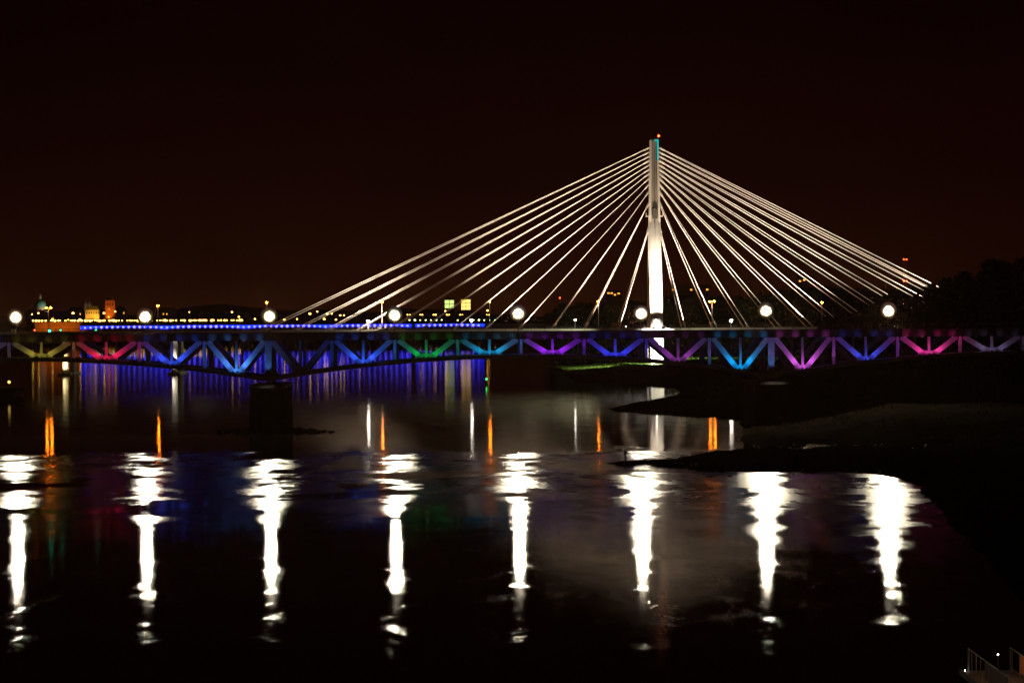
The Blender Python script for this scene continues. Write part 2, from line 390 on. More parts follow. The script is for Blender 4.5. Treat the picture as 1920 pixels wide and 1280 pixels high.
for z in (0.35, 0.65, 0.95): rl.box(L0, L1, -0.39, -0.34, ZF1 + z - 0.03, ZF1 + z + 0.02)
tag(rl.build('railing', 'dark_steel', tb), kind='stuff')
tr = MB()
for y in (3.3, 4.75, 7.9, 9.35): tr.box(L0, L1, y - 0.04, y + 0.04, 17.62, 17.78)
tr.build('rails', 'dark_steel', tb)
bl = MB(); bl.box(L0, L1, 2.2, 10.6, 17.5, 17.62); bl.build('ballast', 'rock', tb)
for yy, th, mat in ((0.0, 0.62, 'steel'), (TW, 0.7, 'dark_steel')):  # rear truss in darker steel, its lack of light put into the colour
    c = MB(); c.box(L0, L1, yy + 0.0, yy + 0.29, ZF0 + 0.02, 16.88); c.build('top_chord', mat, tb)
    # curved lower chord, swept along the haunched profile
    c = MB(); n = 24 * 6; prev = None; vs = []; fs = []
    for i in range(n + 1):
        s = S[0] + (S[-1] - S[0]) * i / n; z = z_chord(s)
        vs += [(s, yy - th/2, z - 0.38), (s, yy + th/2, z - 0.38), (s, yy + th/2, z + 0.38), (s, yy - th/2, z + 0.38)]
        if i:
            a, b = (i - 1) * 4, i * 4
            fs += [(a + k, b + k, b + (k+1) % 4, a + (k+1) % 4)[::-1] for k in range(4)]
    fs += [(0, 1, 2, 3), (n*4+3, n*4+2, n*4+1, n*4)]
    c.add(vs, fs); c.build('bottom_chord', mat, tb)
ZT = ZF0 + 0.01
for yy, mat, wd in ((0.0, 'steel', 0.5), (TW, 'dark_steel', 0.6)):  # unlit rear plane darkened by its steel colour here too
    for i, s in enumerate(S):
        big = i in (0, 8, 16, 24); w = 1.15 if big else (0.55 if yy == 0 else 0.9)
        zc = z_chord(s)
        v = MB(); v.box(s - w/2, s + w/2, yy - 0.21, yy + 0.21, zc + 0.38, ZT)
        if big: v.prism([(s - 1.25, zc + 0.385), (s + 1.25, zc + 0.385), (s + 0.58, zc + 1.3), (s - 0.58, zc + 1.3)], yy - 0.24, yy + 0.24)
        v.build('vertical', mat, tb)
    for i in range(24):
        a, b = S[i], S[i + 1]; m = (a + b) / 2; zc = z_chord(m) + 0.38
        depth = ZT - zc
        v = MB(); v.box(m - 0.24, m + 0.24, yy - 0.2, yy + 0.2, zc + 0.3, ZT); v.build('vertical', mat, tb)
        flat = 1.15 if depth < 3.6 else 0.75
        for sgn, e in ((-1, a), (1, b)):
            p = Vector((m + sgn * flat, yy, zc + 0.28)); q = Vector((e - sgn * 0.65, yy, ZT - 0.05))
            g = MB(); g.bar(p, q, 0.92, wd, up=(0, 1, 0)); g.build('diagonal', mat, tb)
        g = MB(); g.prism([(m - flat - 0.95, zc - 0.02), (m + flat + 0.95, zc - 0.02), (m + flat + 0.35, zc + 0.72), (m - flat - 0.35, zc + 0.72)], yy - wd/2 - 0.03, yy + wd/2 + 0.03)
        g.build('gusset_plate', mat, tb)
for i, s in enumerate(S):
    x = MB(); x.box(s - 0.25, s + 0.25, 0.52, TW - 0.3, ZF0 - 0.6, 16.88); x.build('floor_beam', 'dark_steel', tb)
    x = MB(); zc = z_chord(s); x.box(s - 0.2, s + 0.2, 0.34, TW - 0.38, zc - 0.2, zc + 0.2); x.build('cross_strut', 'dark_steel', tb)
for i in range(24):
    p = Vector((S[i], 0.36, z_chord(S[i]))); q = Vector((S[i+1], TW - 0.4, z_chord(S[i+1])))
    if i % 2: p, q = Vector((S[i], TW - 0.4, z_chord(S[i]))), Vector((S[i+1], 0.36, z_chord(S[i+1])))
    x = MB(); x.bar(p, q, 0.22, 0.22, up=(0, 0, 1)); x.build('lateral_brace', 'dark_steel', tb)
for s in PIERS:
    for yy in (0.0, TW):
        x = MB(); x.prism([(s - 0.7, 8.55), (s + 0.7, 8.55), (s + 0.3, 9.07), (s - 0.3, 9.07)], yy - 0.4, yy + 0.4); x.build('bearing', 'dark_steel', tb)

# coloured floodlights: a pair at the foot of each V, four small ones along the fascia of each panel
PANEL = {  # V centre column: colour, strength
    -43: ((0.12, 0.10, 0.9), 0.35), 80: ((0.72, 0.60, 0.06), 0.42), 203: ((1.0, 0.012, 0.10), 1.05), 325: ((0.025, 0.09, 1.0), 1.25), 445: ((0.07, 0.27, 1.0), 1.6),
    684: ((0.03, 0.11, 1.0), 1.35), 800: ((0.0, 0.72, 0.10), 0.55), 918: ((0.0, 0.42, 0.85), 0.8), 1035: ((0.36, 0.02, 1.0), 1.1), 1153: ((0.03, 0.045, 1.0), 1.1),
    1271: ((0.42, 0.06, 0.55), 0.62), 1390: ((0.0, 0.36, 1.0), 1.45), 1506: ((0.80, 0.12, 0.90), 1.25), 1624: ((0.04, 0.07, 0.85), 1.0), 1743: ((1.0, 0.05, 0.38), 1.1), 1863: ((0.30, 0.24, 0.55), 0.30)}
fx_bm = MB(); fx_bm.box(-0.22, 0.22, -0.16, 0.16, -0.14, 0.14); fx_me = None
led_me = None
for pc, (col, k) in PANEL.items():
    i = min(range(24), key=lambda j: abs((NODES_PX[j] + NODES_PX[j+1]) / 2 - pc))
    a, b = S[i], S[i+1]; m = (a + b) / 2; zc = z_chord(m) + 0.38
    for sgn, e in ((-1, a), (1, b)):
        pos = Vector((m + sgn * 0.35, -2.15, zc + 0.16))
        if fx_me is None:
            o = MB().box(-0.22, 0.22, -0.16, 0.16, -0.14, 0.14).bar((0, 0.1, -0.12), (0, 1.7, -0.12), 0.05, 0.09, up=(1, 0, 0)).build('floodlight', 'dark_steel', tb); fx_me = o.data
        else:
            o = bpy.data.objects.new('floodlight', fx_me); C.objects.link(o); o.parent = tb
        o.location = pos
        tgt = Vector((m + sgn * (abs(e - m) * 0.72), 0, zc + (ZT - zc) * 0.72))
        spot('floodlight_lamp', tb, pos + Vector((0, 0.05, 0.2)), tgt, 800 * k, col, 92, 0.8)
    spot('floodlight_lamp', tb, (m, -2.5, zc + 0.3), (m, -0.2, zc + 1.1), 260 * k, col, 100, 0.8)
    for e0, e1 in ((a, m), (m, b)):   # shelf added under the lights to block them from the chord
        g = MB(); g.bar((e0, -1.36, z_chord(e0) + 0.34), (e1, -1.36, z_chord(e1) + 0.34), 2.06, 0.05, up=(0, 0, 1)); g.build('added_shield', 'dark_steel', tb)
    # a narrow one on the verticals at the panel's right-hand node
    vpos = Vector((b, -1.5, z_chord(b) + 0.45))
    o = bpy.data.objects.new('floodlight', fx_me); C.objects.link(o); o.parent = tb; o.location = vpos; o.scale = (0.6, 0.6, 0.6)
    spot('floodlight_lamp', tb, vpos + Vector((0, 0.05, 0.18)), (b, -0.1, z_chord(b) + 3.2), 95 * k, col, 40, 0.7)
    for j in range(4):
        s = a + (b - a) * (0.13 + 0.245 * j); pos = Vector((s, -1.75, ZF0 + 0.10))
        if led_me is None:
            o = MB().box(-0.12, 0.12, -0.08, 0.08, -0.17, -0.05).bar((0, 0.02, -0.11), (0, 1.19, 0.0), 0.06, 0.06, up=(1, 0, 0)).build('fascia_light', 'dark_steel', tb); led_me = o.data
        else:
            o = bpy.data.objects.new('fascia_light', led_me); C.objects.link(o); o.parent = tb
        o.location = pos
        spot('fascia_lamp', tb, pos + Vector((0, 0.06, 0.05)), pos + Vector((0, 1.2, 0.50)), 120 * k, col, 82, 1.0, 0.05)

# piers of the truss bridge
def bridge_pier(s, label, top=8.53):
    p = thing('bridge_pier', label, 'pier', B0 + dirv * s, BANG)
    pts = [(-3.2, -2.0), (-2.4, -3.4), (-1.0, -4.1), (1.0, -4.1), (2.4, -3.4), (3.2, -2.0), (3.2, TW + 2.0), (2.2, TW + 3.6), (0, TW + 4.3), (-2.2, TW + 3.6), (-3.2, TW + 2.0)]
    def ring(scale, z): return [(x * scale, TW/2 + (y - TW/2) * (1 + (scale - 1) * 0.5), z) for x, y in pts]
    n = len(pts); z = -1.5; course = 0
    while z < top - 1.0:       # stone courses, each a block ring with a recessed joint
        z1 = min(z + 0.92, top - 0.9); sc = 1.06 - 0.06 * (z + 1.5) / 10 + (0.006 if course % 2 else 0)
        m_ = MB(); m_.add(ring(sc, z + 0.03) + ring(sc - 0.004, z1 - 0.03), [tuple(range(n - 1, -1, -1)), tuple(range(n, 2*n))] + [(k, (k+1) % n, n + (k+1) % n, n + k) for k in range(n)])
        m_.build('stone_course', 'pier_stone', p); z = z1; course += 1
    core = MB(); core.add(ring(0.965, -1.5) + ring(0.965, top - 0.8), [tuple(range(n - 1, -1, -1)), tuple(range(n, 2*n))] + [(k, (k+1) % n, n + (k+1) % n, n + k) for k in range(n)])
    core.build('core', 'pier_stone', p)
    cap = MB(); cap.add(ring(1.05, top - 0.88) + ring(1.08, top - 0.5) + ring(1.0, top), [tuple(range(n - 1, -1, -1)), tuple(range(2*n, 3*n))] +
        [(k + j*n, (k+1) % n + j*n, n + (k+1) % n + j*n, n + k + j*n) for k in range(n) for j in (0, 1)])
    cap.build('cap', 'pier_stone', p)
    for yy in (0.0, TW):
        bm_ = MB(); bm_.box(-0.75, 0.75, yy - 0.55, yy + 0.55, top + 0.001, top + 0.02); bm_.build('bearing_plate', 'dark_steel', p)
    return p
bridge_pier(PIERS[1], 'dark stone pier standing in open water under the truss bridge')
bridge_pier(PIERS[2], 'dark stone pier on the bank between the azure and magenta lit panels')

# rubble round the river pier
rock_mesh = []
for v in range(4):
    bm = bmesh.new(); bmesh.ops.create_icosphere(bm, subdivisions=1, radius=1.0)
    rr = random.Random(v)
    for q in bm.verts: q.co *= rr.uniform(0.7, 1.2); q.co.z *= 0.65
    me = bpy.data.meshes.new('stone'); bm.to_mesh(me); bm.free(); me.materials.append(MATS['rock']); rock_mesh.append(me)
rp = thing('rubble_apron', 'heap of loose stones breaking the water round the river pier', 'stones', B0 + dirv * PIERS[1] + Vector((0, -2, 0)), BANG)
for k in range(60):
    t = random.uniform(-1, 1); x = t * 10 + (2 if t > 0 else 0)
    if abs(x) < 3.6: x = math.copysign(3.6 + random.random() * 3, x)
    o = bpy.data.objects.new('stone', random.choice(rock_mesh)); C.objects.link(o); o.parent = rp
    h = max(0.0, 1 - abs(x) / 13); r = random.uniform(0.35, 0.85) * (0.5 + h)
    o.location = (x, random.uniform(-2.5, 4) * (0.4 + h), random.uniform(-0.1, 0.3) * h * 2); o.scale = (r, r, r); o.rotation_euler = (random.random(), random.random(), random.random() * 6)

# floodlight masts on the truss bridge deck
def lamp_mast(px, py, label):
    s = along(px); base = B0 + dirv * s + Vector((-math.sin(BANG), math.cos(BANG), 0)) * 0.95; base.z = 17.505
    t = thing('floodlight_mast', label, 'floodlight', base, BANG, 'floodlights along the truss bridge')
    h = W(px, py, base.y).z - base.z
    m_ = MB(); m_.tube((0, 0, 0.02), (0, 0, h + 0.75), 0.11, 0.08, 10); m_.build('mast', 'dark_steel', t)
    m_ = MB(); m_.box(-0.22, 0.22, -0.22, 0.22, 0, 0.02); m_.build('base_plate', 'dark_steel', t)
    for z in (h - 0.4, h, h + 0.4):
        w_ = 0.4 if z != h else 0.6
        m_ = MB(); m_.box(-w_, w_, -0.22, -0.11, z - 0.05, z + 0.05); m_.build('crossarm', 'dark_steel', t)
    dn = Vector((0, -1, -0.20)).normalized()
    for sx, sz, hr in [(0, 0, 0.30)] + [(0.47 * math.cos(R(45 * q + 10)), 0.47 * math.sin(R(45 * q + 10)), 0.175) for q in range(8)]:
        c = Vector((sx, -0.42, h + sz))
        q = MB(); q.tube(c - dn * 0.24, c, hr * 0.6, hr, 14); hd = q.build('lamp_head', 'dark_steel', t)
        q = MB(); q.disc(c + dn * 0.012, dn, hr - 0.012, 14); q.build('lens', 'flood_lens', hd)
    hp = MB(); n = 28; vs = []; prof = ((0.66, -0.36), (0.68, -0.45), (0.82, -0.52), (1.0, -0.56), (1.2, -0.59), (1.55, -0.615), (1.55, -0.59), (0.72, -0.36))
    for r_, y_ in prof: vs += [(r_ * math.cos(2 * math.pi * k / n), y_ * 1.0, h + r_ * math.sin(2 * math.pi * k / n)) for k in range(n)]
    m6 = len(prof); fs = [(j * n + k, j * n + (k + 1) % n, ((j + 1) % m6) * n + (k + 1) % n, ((j + 1) % m6) * n + k) for j in range(m6) for k in range(n)]
    hp.add(vs, fs).build('halo_dish', 'halo_dish_grey', t)  # oversized dish added to catch lens light and imitate a halo
    return t
LAMPS = [(29, 594, 'above the olive lit panel'), (272, 593, 'between the red and the deep blue lit panels'), (505, 592, 'above the river pier of the truss bridge'),
         (740, 590, 'between the blue and the green lit panels'), (972, 587, 'between the cyan and the violet lit panels'), (1203, 587, 'just beside the foot of the white pylon'),
         (1437, 582, 'between the azure and the magenta lit panels'), (1667, 582, 'between the blue and the hot pink lit panels')]
for px, py, where in LAMPS: lamp_mast(px, py, 'glaring warm white floodlight mast ' + where)

# line-side cabinet and signals on the deck
cb = W(29, 626, 400); cab = thing('signal_cabinet', 'cream line-side cabinet on the truss bridge below a floodlight', 'cabinet', (cb.x, B0.y + (cb.x - B0.x) * 0.03 - 0.22, ZF1 + 0.002), BANG)
MB().box(-0.42, 0.42, -0.2, 0.18, 0.06, 0.86).build('body', 'cabinet_paint', cab); MB().box(-0.46, 0.46, -0.24, 0.22, 0.86, 0.93).build('roof', 'cabinet_paint', cab)
MB().box(-0.36, -0.01, -0.22, -0.2, 0.12, 0.8).build('door', 'cabinet_paint', cab); MB().box(0.01, 0.36, -0.22, -0.2, 0.12, 0.8).build('door', 'cabinet_paint', cab); MB().box(-0.38, 0.38, -0.16, 0.14, 0, 0.06).build('plinth', 'dark_steel', cab)
for px, py, mat, lab in ((62, 619, 'signal_red', 'railway signal showing red on the truss bridge'), (90, 620, 'signal_green', 'railway signal showing large green light beside the red signal'),
                         (111, 619, 'signal_green', 'railway signal showing small green light over the olive panel'), (177, 618.5, 'signal_green', 'railway signal showing green over the red lit panel')):
    s = along(px); bse = B0 + dirv * s + Vector((0, 1.6, 0)); bse.z = 17.5; t = thing('railway_signal', lab, 'signal', bse, BANG, 'railway signals on the truss bridge')
    h = W(px, py, bse.y).z - bse.z; r = 0.24 if px == 90 else 0.15
    MB().tube((0, 0, 0), (0, 0, h + 0.3), 0.05, 0.05, 8).build('post', 'dark_steel', t)
    hd = MB().box(-r - 0.05, r + 0.05, -0.25, -0.05, h - r - 0.05, h + r + 0.2).build('head', 'dark_steel', t)
    MB().disc((0, -0.262, h), (0, -1, 0), r, 10).build('lens', mat, hd)

# ------------------------------------------------------------------ cable-stayed bridge
CY0, CY1, CYP = 851.0, 871.0, 861.0
cbz = 16.4
cb = thing('cable_stayed_bridge', 'cable stayed road bridge with single white pylon and cream lit stays', 'bridge', (PYX, CYP, 0))
def lx(px, Y=CYP, py=612): return XatY(px, Y, py) - PYX
xl, xr = -560.0, 330.0
MB().box(xl, xr, -11, 11, cbz - 0.35, cbz).build('deck_slab', 'asphalt', cb)
for y in (-10.2, 10.2): MB().box(xl, xr, y - 0.5, y + 0.5, cbz - 2.6, cbz - 0.352).build('edge_girder', 'pale_concrete', cb)
for y in (-11.2, 11.2): MB().box(xl, xr, y - 0.2, y + 0.2, cbz - 0.6, cbz + 0.18).build('kerb_beam', 'pale_concrete', cb)
for i in range(int((xr - xl) / 12)):
    x = xl + 6 + i * 12; MB().box(x - 0.3, x + 0.3, -9.69, 9.69, cbz - 2.2, cbz - 0.352).build('cross_girder', 'pale_concrete', cb)
rl = MB(); x = xl
while x < xr: rl.box(x, x + 0.1, -11.15, -11.05, cbz + 0.18, cbz + 1.2); x += 2.5
for z in (0.5, 0.8, 1.2): rl.box(xl, xr, -11.13, -11.07, cbz + z - 0.04, cbz + z)
tag(rl.build('railing', 'dark_steel', cb), kind='stuff')
# A-shaped pylon: two legs splayed across the deck join into one shaft
ZTOP = W(1226, 264, CYP).z; ZJOIN = 58.0
gz = 2.2
def leg(sy):
    w0, w1 = 2.55, 2.2                                     # half widths along the bridge
    def sec(z):
        t = (z - gz) / (ZJOIN - gz); yc = sy * (13.6 * (1 - t) + 1.55 * t); return yc, w0 + (w1 - w0) * t
    (ya, wa), (yb, wb_) = sec(gz - 0.8), sec(ZJOIN)
    for side in (-1, 1):                                   # two pale flanges with a recessed web between
        q = MB(); vs = []
        for z, yc, w in ((gz - 0.8, ya, wa), (ZJOIN, yb, wb_)):
            x_out, x_in = side * w, side * (w - 0.95)
            vs += [(min(x_out, x_in), yc - 1.5, z), (max(x_out, x_in), yc - 1.5, z), (max(x_out, x_in), yc + 1.5, z), (min(x_out, x_in), yc + 1.5, z)]
        q.add(vs, [(3,2,1,0),(4,5,6,7),(0,1,5,4),(1,2,6,5),(2,3,7,6),(3,0,4,7)]); q.build('leg_flange', 'pale_concrete', cb)
    q = MB(); vs = []
    for z, yc, w in ((gz - 0.8, ya, wa - 0.948), (ZJOIN, yb, wb_ - 0.948)):
        vs += [(-w, yc - 0.95, z), (w, yc - 0.95, z), (w, yc + 0.95, z), (-w, yc + 0.95, z)]
    q.add(vs, [(3,2,1,0),(4,5,6,7),(0,1,5,4),(1,2,6,5),(2,3,7,6),(3,0,4,7)]); q.build('leg_web', 'pale_concrete', cb)
leg(-1); leg(1)
for side in (-1, 1):
    q = MB(); vs = []
    for z, w, dy in ((ZJOIN - 1, 2.2, 3.1), (ZTOP, 1.72, 2.2)):
        a, b = sorted((side * w, side * (w - 0.8))); vs += [(a, -dy, z), (b, -dy, z), (b, dy, z), (a, dy, z)]
    q.add(vs, [(3,2,1,0),(4,5,6,7),(0,1,5,4),(1,2,6,5),(2,3,7,6),(3,0,4,7)]); q.build('shaft_flange', 'pale_concrete', cb)
q = MB(); vs = []
for z, w, dy in ((ZJOIN - 1, 1.398, 2.5), (ZTOP - 0.1, 0.918, 1.7)): vs += [(-w, -dy, z), (w, -dy, z), (w, dy, z), (-w, dy, z)]
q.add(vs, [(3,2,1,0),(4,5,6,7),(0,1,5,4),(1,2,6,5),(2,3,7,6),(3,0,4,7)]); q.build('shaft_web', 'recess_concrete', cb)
MB().box(-0.95, 0.95, -3.02, -2.3, ZJOIN + 1.2, ZJOIN + 5.2).build('access_panel', 'dark_steel', cb)
MB().box(-0.08, 0.08, -3.06, -2.2, ZJOIN - 6, ZTOP - 3).build('cable_duct', 'dark_steel', cb)
MB().box(-2.5, 2.5, -12.1, 12.1, cbz - 4.9, cbz - 2.61).build('crossbeam', 'pale_concrete', cb)
for sx in (-1, 1):
    pl = MB().box(min(sx*2.15, sx*3.3), max(sx*2.15, sx*3.3), -2.6, 2.6, 60.2, 60.4).build('platform', 'steel', cb)
    rr = MB()
    for y in (-2.5, -1.2, 0, 1.2, 2.5): rr.box(sx*3.2 - 0.06, sx*3.2 + 0.06, y - 0.06, y + 0.06, 60.4, 61.5)
    rr.box(sx*3.2 - 0.05, sx*3.2 + 0.05, -2.6, 2.6, 61.5, 61.6); rr.build('guard_rail', 'steel', cb)
MB().box(-1.6, 1.6, -2.1, 2.1, ZTOP, ZTOP + 0.5).build('pylon_cap', 'dark_steel', cb)
MB().box(1.05, 1.62, -2.42, -2.26, ZTOP - 8.0, ZTOP + 0.3).build('glow_strip', 'teal_strip', cb)
MB().box(0.2, 1.049, -2.42, -2.26, ZTOP - 0.3, ZTOP + 0.3).build('glow_strip', 'teal_strip', cb)
MB().tube((1.9, 0, ZTOP + 0.4), (1.9, 0, ZTOP + 1.6), 0.08, 0.08, 6).build('beacon_post', 'dark_steel', cb)
MB().tube((-1.4, 0, ZTOP + 0.5), (-1.4, 0, ZTOP + 2.4), 0.06, 0.03, 6).build('lightning_rod', 'dark_steel', cb)
MB().ball((1.9, 0, ZTOP + 1.85), 0.36, 8, 6).build('beacon', 'red_beacon', cb)
# stays: picture row on the pylon, column on the deck
ANCH = [277, 285, 293, 301, 309, 317, 325, 334, 345, 358, 379, 425]
LEFT = [487, 549, 610, 670, 729, 789, 850, 911, 974, 1036, 1098, 1161]
RIGHT = [1905, 1880, 1832, 1766, 1706, 1646, 1585, 1525, 1464, 1404, 1344, 1285]
for k in range(12):
    for sx, px in ((-1, LEFT[k]), (1, RIGHT[k])):
        for y in (-10.2, 10.2):
            zt = W(1227, ANCH[k], CYP).z; xd = lx(px, CYP + (-10.2), 615)
            p = Vector((xd, y, cbz + 0.3)); yt = y * (0.13 + (0.09 if k > 9 else 0)); q_ = Vector((sx * 1.9, yt, zt))
            dr = (q_ - p).normalized()
            MB().tube(p + dr * 2.4, q_ - dr * 0.3, 0.125, 0.125, 8, False).build('stay_cable', 'cable_sheath', cb)
            MB().tube(p, p + dr * 2.5, 0.36, 0.30, 8).build('deck_anchor', 'pale_concrete', cb)
            MB().tube(q_ - dr * 2.6, q_ - dr * 0.1, 0.30, 0.40, 8).build('pylon_anchor', 'pale_concrete', cb)
# floodlights of the cable bridge
WARM = (1.0, 0.76, 0.53)
def deck_flood(x, y, z, tgt, power, size, col=WARM, blend=0.5):
    c = Vector((x, y, z)); dn = (Vector(tgt) - c).normalized()
    f_ = MB(); f_.tube(c - dn * 0.5, c, 0.25, 0.45, 10); f_.build('floodlight', 'dark_steel', cb)
    spot('floodlight_lamp', cb, c + dn * 0.1, tgt, power, col, size, blend, 0.3)
for sx in (-1, 1):
    deck_flood(sx * 9, -14.5, cbz + 0.6, (sx * 30, -4, 66), 440000, 100, blend=0.9)
    deck_flood(sx * 52, -14.5, cbz + 0.6, (sx * 54, -4, 62), 270000, 115, blend=0.9)
    deck_flood(sx * 104, -14.5, cbz + 0.6, (-118 if sx < 0 else 96, -6, 45), 230000, 140 if sx < 0 else 105, blend=0.9)
    for x in (9, 52, 104): MB().box(sx * x - 0.12, sx * x + 0.12, -14.6, -11.42, cbz - 0.2, cbz + 0.1).build('light_bracket', 'dark_steel', cb)
    MB().box(sx * 1.6 - 0.12, sx * 1.6 + 0.12, -20.5, -11.42, cbz - 0.2, cbz + 0.1).build('light_bracket', 'dark_steel', cb)
    deck_flood(sx * 1.6, -20.5, cbz + 0.6, (sx * 0.6, -8, 31), 380000, 42, (1.0, 0.84, 0.66), 0.9)
    deck_flood(sx * 2.6, -34.0, 5.6, (sx * 0.5, -14, 8.0), 260000, 50, (1.0, 0.95, 0.86), 0.8)
    MB().tube((sx * 2.6, -34.3, 1.0), (sx * 2.6, -34.3, 5.4), 0.1, 0.1, 8).build('light_post', 'dark_steel', cb)
    deck_flood(sx * 5.0 - 9, -20.0, 8.6, (sx * 17 - 11, -16, 2.0), 95000, 130, (1.0, 0.95, 0.60), 0.9)
    MB().tube((sx * 5.0 - 9, -20.5, 1.0), (sx * 5.0 - 9, -20.5, 9.0), 0.1, 0.1, 8).build('light_post', 'dark_steel', cb)

# street lamps on the cable bridge (sodium) and footway lamps (white)
def street_lamp(name, px, py, Y, base_z, mat, r, label, cat, group, arms=1, polem='steel'):
    top = W(px, py, Y); t = thing(name, label, cat, (top.x, Y, base_z), 0, group); h = top.z - base_z
    MB().tube((0, 0, 0), (0, 0, h), 0.14, 0.09, 8).build('pole', polem, t)
    for a in ((0,) if arms == 1 else (-1, 1)):
        x = 0.9 * a
        if a: MB().bar((0, 0, h - 0.05), (x, 0, h + 0.02), 0.09, 0.09, up=(0, 0, 1)).build('arm', polem, t)
        MB().box(x - r * 1.1, x + r * 1.1, -r * 0.9, r * 0.9, h + 0.02 + r * 0.5, h + 0.12 + r * 0.55).build('hood', 'dark_steel', t)
        MB().ball((x, -0.05, h), r, 8, 6, (1, 1, 0.8)).build('lamp_globe', mat, t)
    return t
for px, py, arms, where in ((91, 577, 2, 'near the orange lit quay wall'), (296, 573, 1, 'beyond the deep blue truss panel'), (500, 567, 1, 'where the longest stay meets the deck'),
                            (716, 566, 1, 'crossing the third longest stay'), (918, 565, 1, 'beyond the cyan truss panel'), (1122, 565, 1, 'beside the short stay left of the pylon'),
                            (1335, 565, 2, 'with two globes beside the pylon'), (1541, 567, 1, 'against the dark trees')):
    street_lamp('street_lamp', px, py, 858, cbz + 0.001, 'sodium_lens', 0.36, 'orange sodium lamp on the cable bridge ' + where, 'street lamp', 'sodium lamps on the cable bridge', arms)
for px, py, r, where in ((690, 601.5, 0.55, 'among the left stays'), (884, 600.5, 0.5, 'over the blue bridge end'), (1078, 599.5, 0.30, 'with slim post before dark trees'), (1230.5, 600.5, 0.32, 'at the pylon foot'), (1370.5, 601, 0.62, 'shining brightly on the bank side of the pylon')):
    street_lamp('footway_lamp', px, py, 849.95, cbz + 0.181, 'white_lens', r, 'white footway lamp on the cable bridge ' + where, 'street lamp', 'white footway lamps on the cable bridge')

# yellow van crossing the cable bridge
vp = W(1160, 612, 853); van = thing('delivery_van', 'yellow box van crossing the cable bridge left of the pylon', 'van', (vp.x, 853, cbz + 0.002))
body = MB().prism([(-2.6, 0.45), (2.65, 0.45), (2.65, 1.25), (2.0, 1.4), (1.45, 2.3), (-2.6, 2.5)], -0.95, 0.95).build('body', 'van_paint', van)
MB().prism([(1.42, 1.42), (1.9, 1.42), (1.42, 2.15), (0.7, 2.15), (0.7, 1.42)], -0.965, -0.951).build('side_window', 'glass_dark', van)
for x in (-1.7, 1.65):
    for y in (-0.86, 0.86):
        w_ = MB().tube((x, y - 0.12, 0.36), (x, y + 0.12, 0.36), 0.36, 0.36, 14).build('wheel', 'rubber', van)
        MB().tube((x, y - 0.14, 0.36), (x, y + 0.14, 0.36), 0.2, 0.2, 10).build('rim', 'steel', w_)
for y in (-0.7, 0.7): MB().ball((2.66, y, 0.85), 0.13, 8, 5).build('headlight', 'headlight', van)

# lit piers of the cable bridge in the river
def river_pier(px, label, power, lit):
    x = XatY(px, CYP, 650); p = thing('bridge_pier', label, 'pier', (x, CYP, 0), 0, 'river piers of the cable bridge')
    for y in (-7.5, 7.5):
        MB().tube((0, y, -1), (0, y, cbz - 2.61), 1.15, 1.15, 18).build('column', 'pale_concrete', p, True)
    MB().box(-1.5, 1.5, -9.6, 9.6, cbz - 3.6, cbz - 2.62).build('crosshead', 'pale_concrete', p)
    MB().box(-2.4, 2.4, -10.5, 10.5, -1, 0.7).build('footing', 'pale_concrete', p)
    if lit:
        MB().box(-0.3, 0.3, -13.4, -13.0, 0.71, 1.0).build('floodlight', 'dark_steel', p); MB().box(-0.15, 0.15, -13.3, -10.51, 0.4, 0.7).build('light_bracket', 'dark_steel', p)
        spot('floodlight_lamp', p, (0, -13.2, 1.05), (0, -7.6, 6.5), power, lit, 80, 0.8, 0.2)
river_pier(-72, 'dark round twin column pier of the cable bridge beside the barge', 0, None)
river_pier(130, 'yellow floodlit twin column pier under the cable bridge', 16000, (1.0, 0.80, 0.36))
river_pier(333, 'white floodlit twin column pier under the cable bridge', 15000, (1.0, 0.90, 0.74))

# ------------------------------------------------------------------ blue lit bridge upstream
BY = 1900.0
x0, x1 = XatY(147, BY), XatY(1420, BY); bxl, bxr = XatY(150, BY), XatY(908, BY)
bb = thing('blue_lit_bridge', 'distant girder bridge outlined by a row of blue lights', 'bridge', ((x0 + x1) / 2, BY, 0)); bx = (x0 + x1) / 2
BZ1 = 17.2
MB().box(x0 - bx, x1 - bx, -9, 9, BZ1, BZ1 + 0.6).build('deck_slab', 'fascia_concrete', bb)
MB().box(x0 - bx, x1 - bx, -9.1, -8.9, BZ1 + 0.6, BZ1 + 1.5).build('parapet', 'fascia_concrete', bb)
piers_px = [155, 312, 462, 614, 775, 912, 1060]
def haunch(x):
    dmin = min(abs(x - (XatY(p, BY) - bx)) for p in piers_px); return 3.0 + 2.2 * max(0, 1 - dmin / 24.0) ** 2
q = MB(); vs = []; fs = []; n = 240
for i in range(n + 1):
    x = (x0 - bx) + (x1 - x0) * i / n; h = haunch(x)
    vs += [(x, -8.2, BZ1 - h), (x, 8.2, BZ1 - h), (x, 8.2, BZ1 - 0.01), (x, -8.2, BZ1 - 0.01)]
    if i: a, b = (i - 1) * 4, i * 4; fs += [(a + k, b + k, b + (k+1) % 4, a + (k+1) % 4)[::-1] for k in range(4)]
q.add(vs, fs); q.build('girder', 'blue_paint', bb)
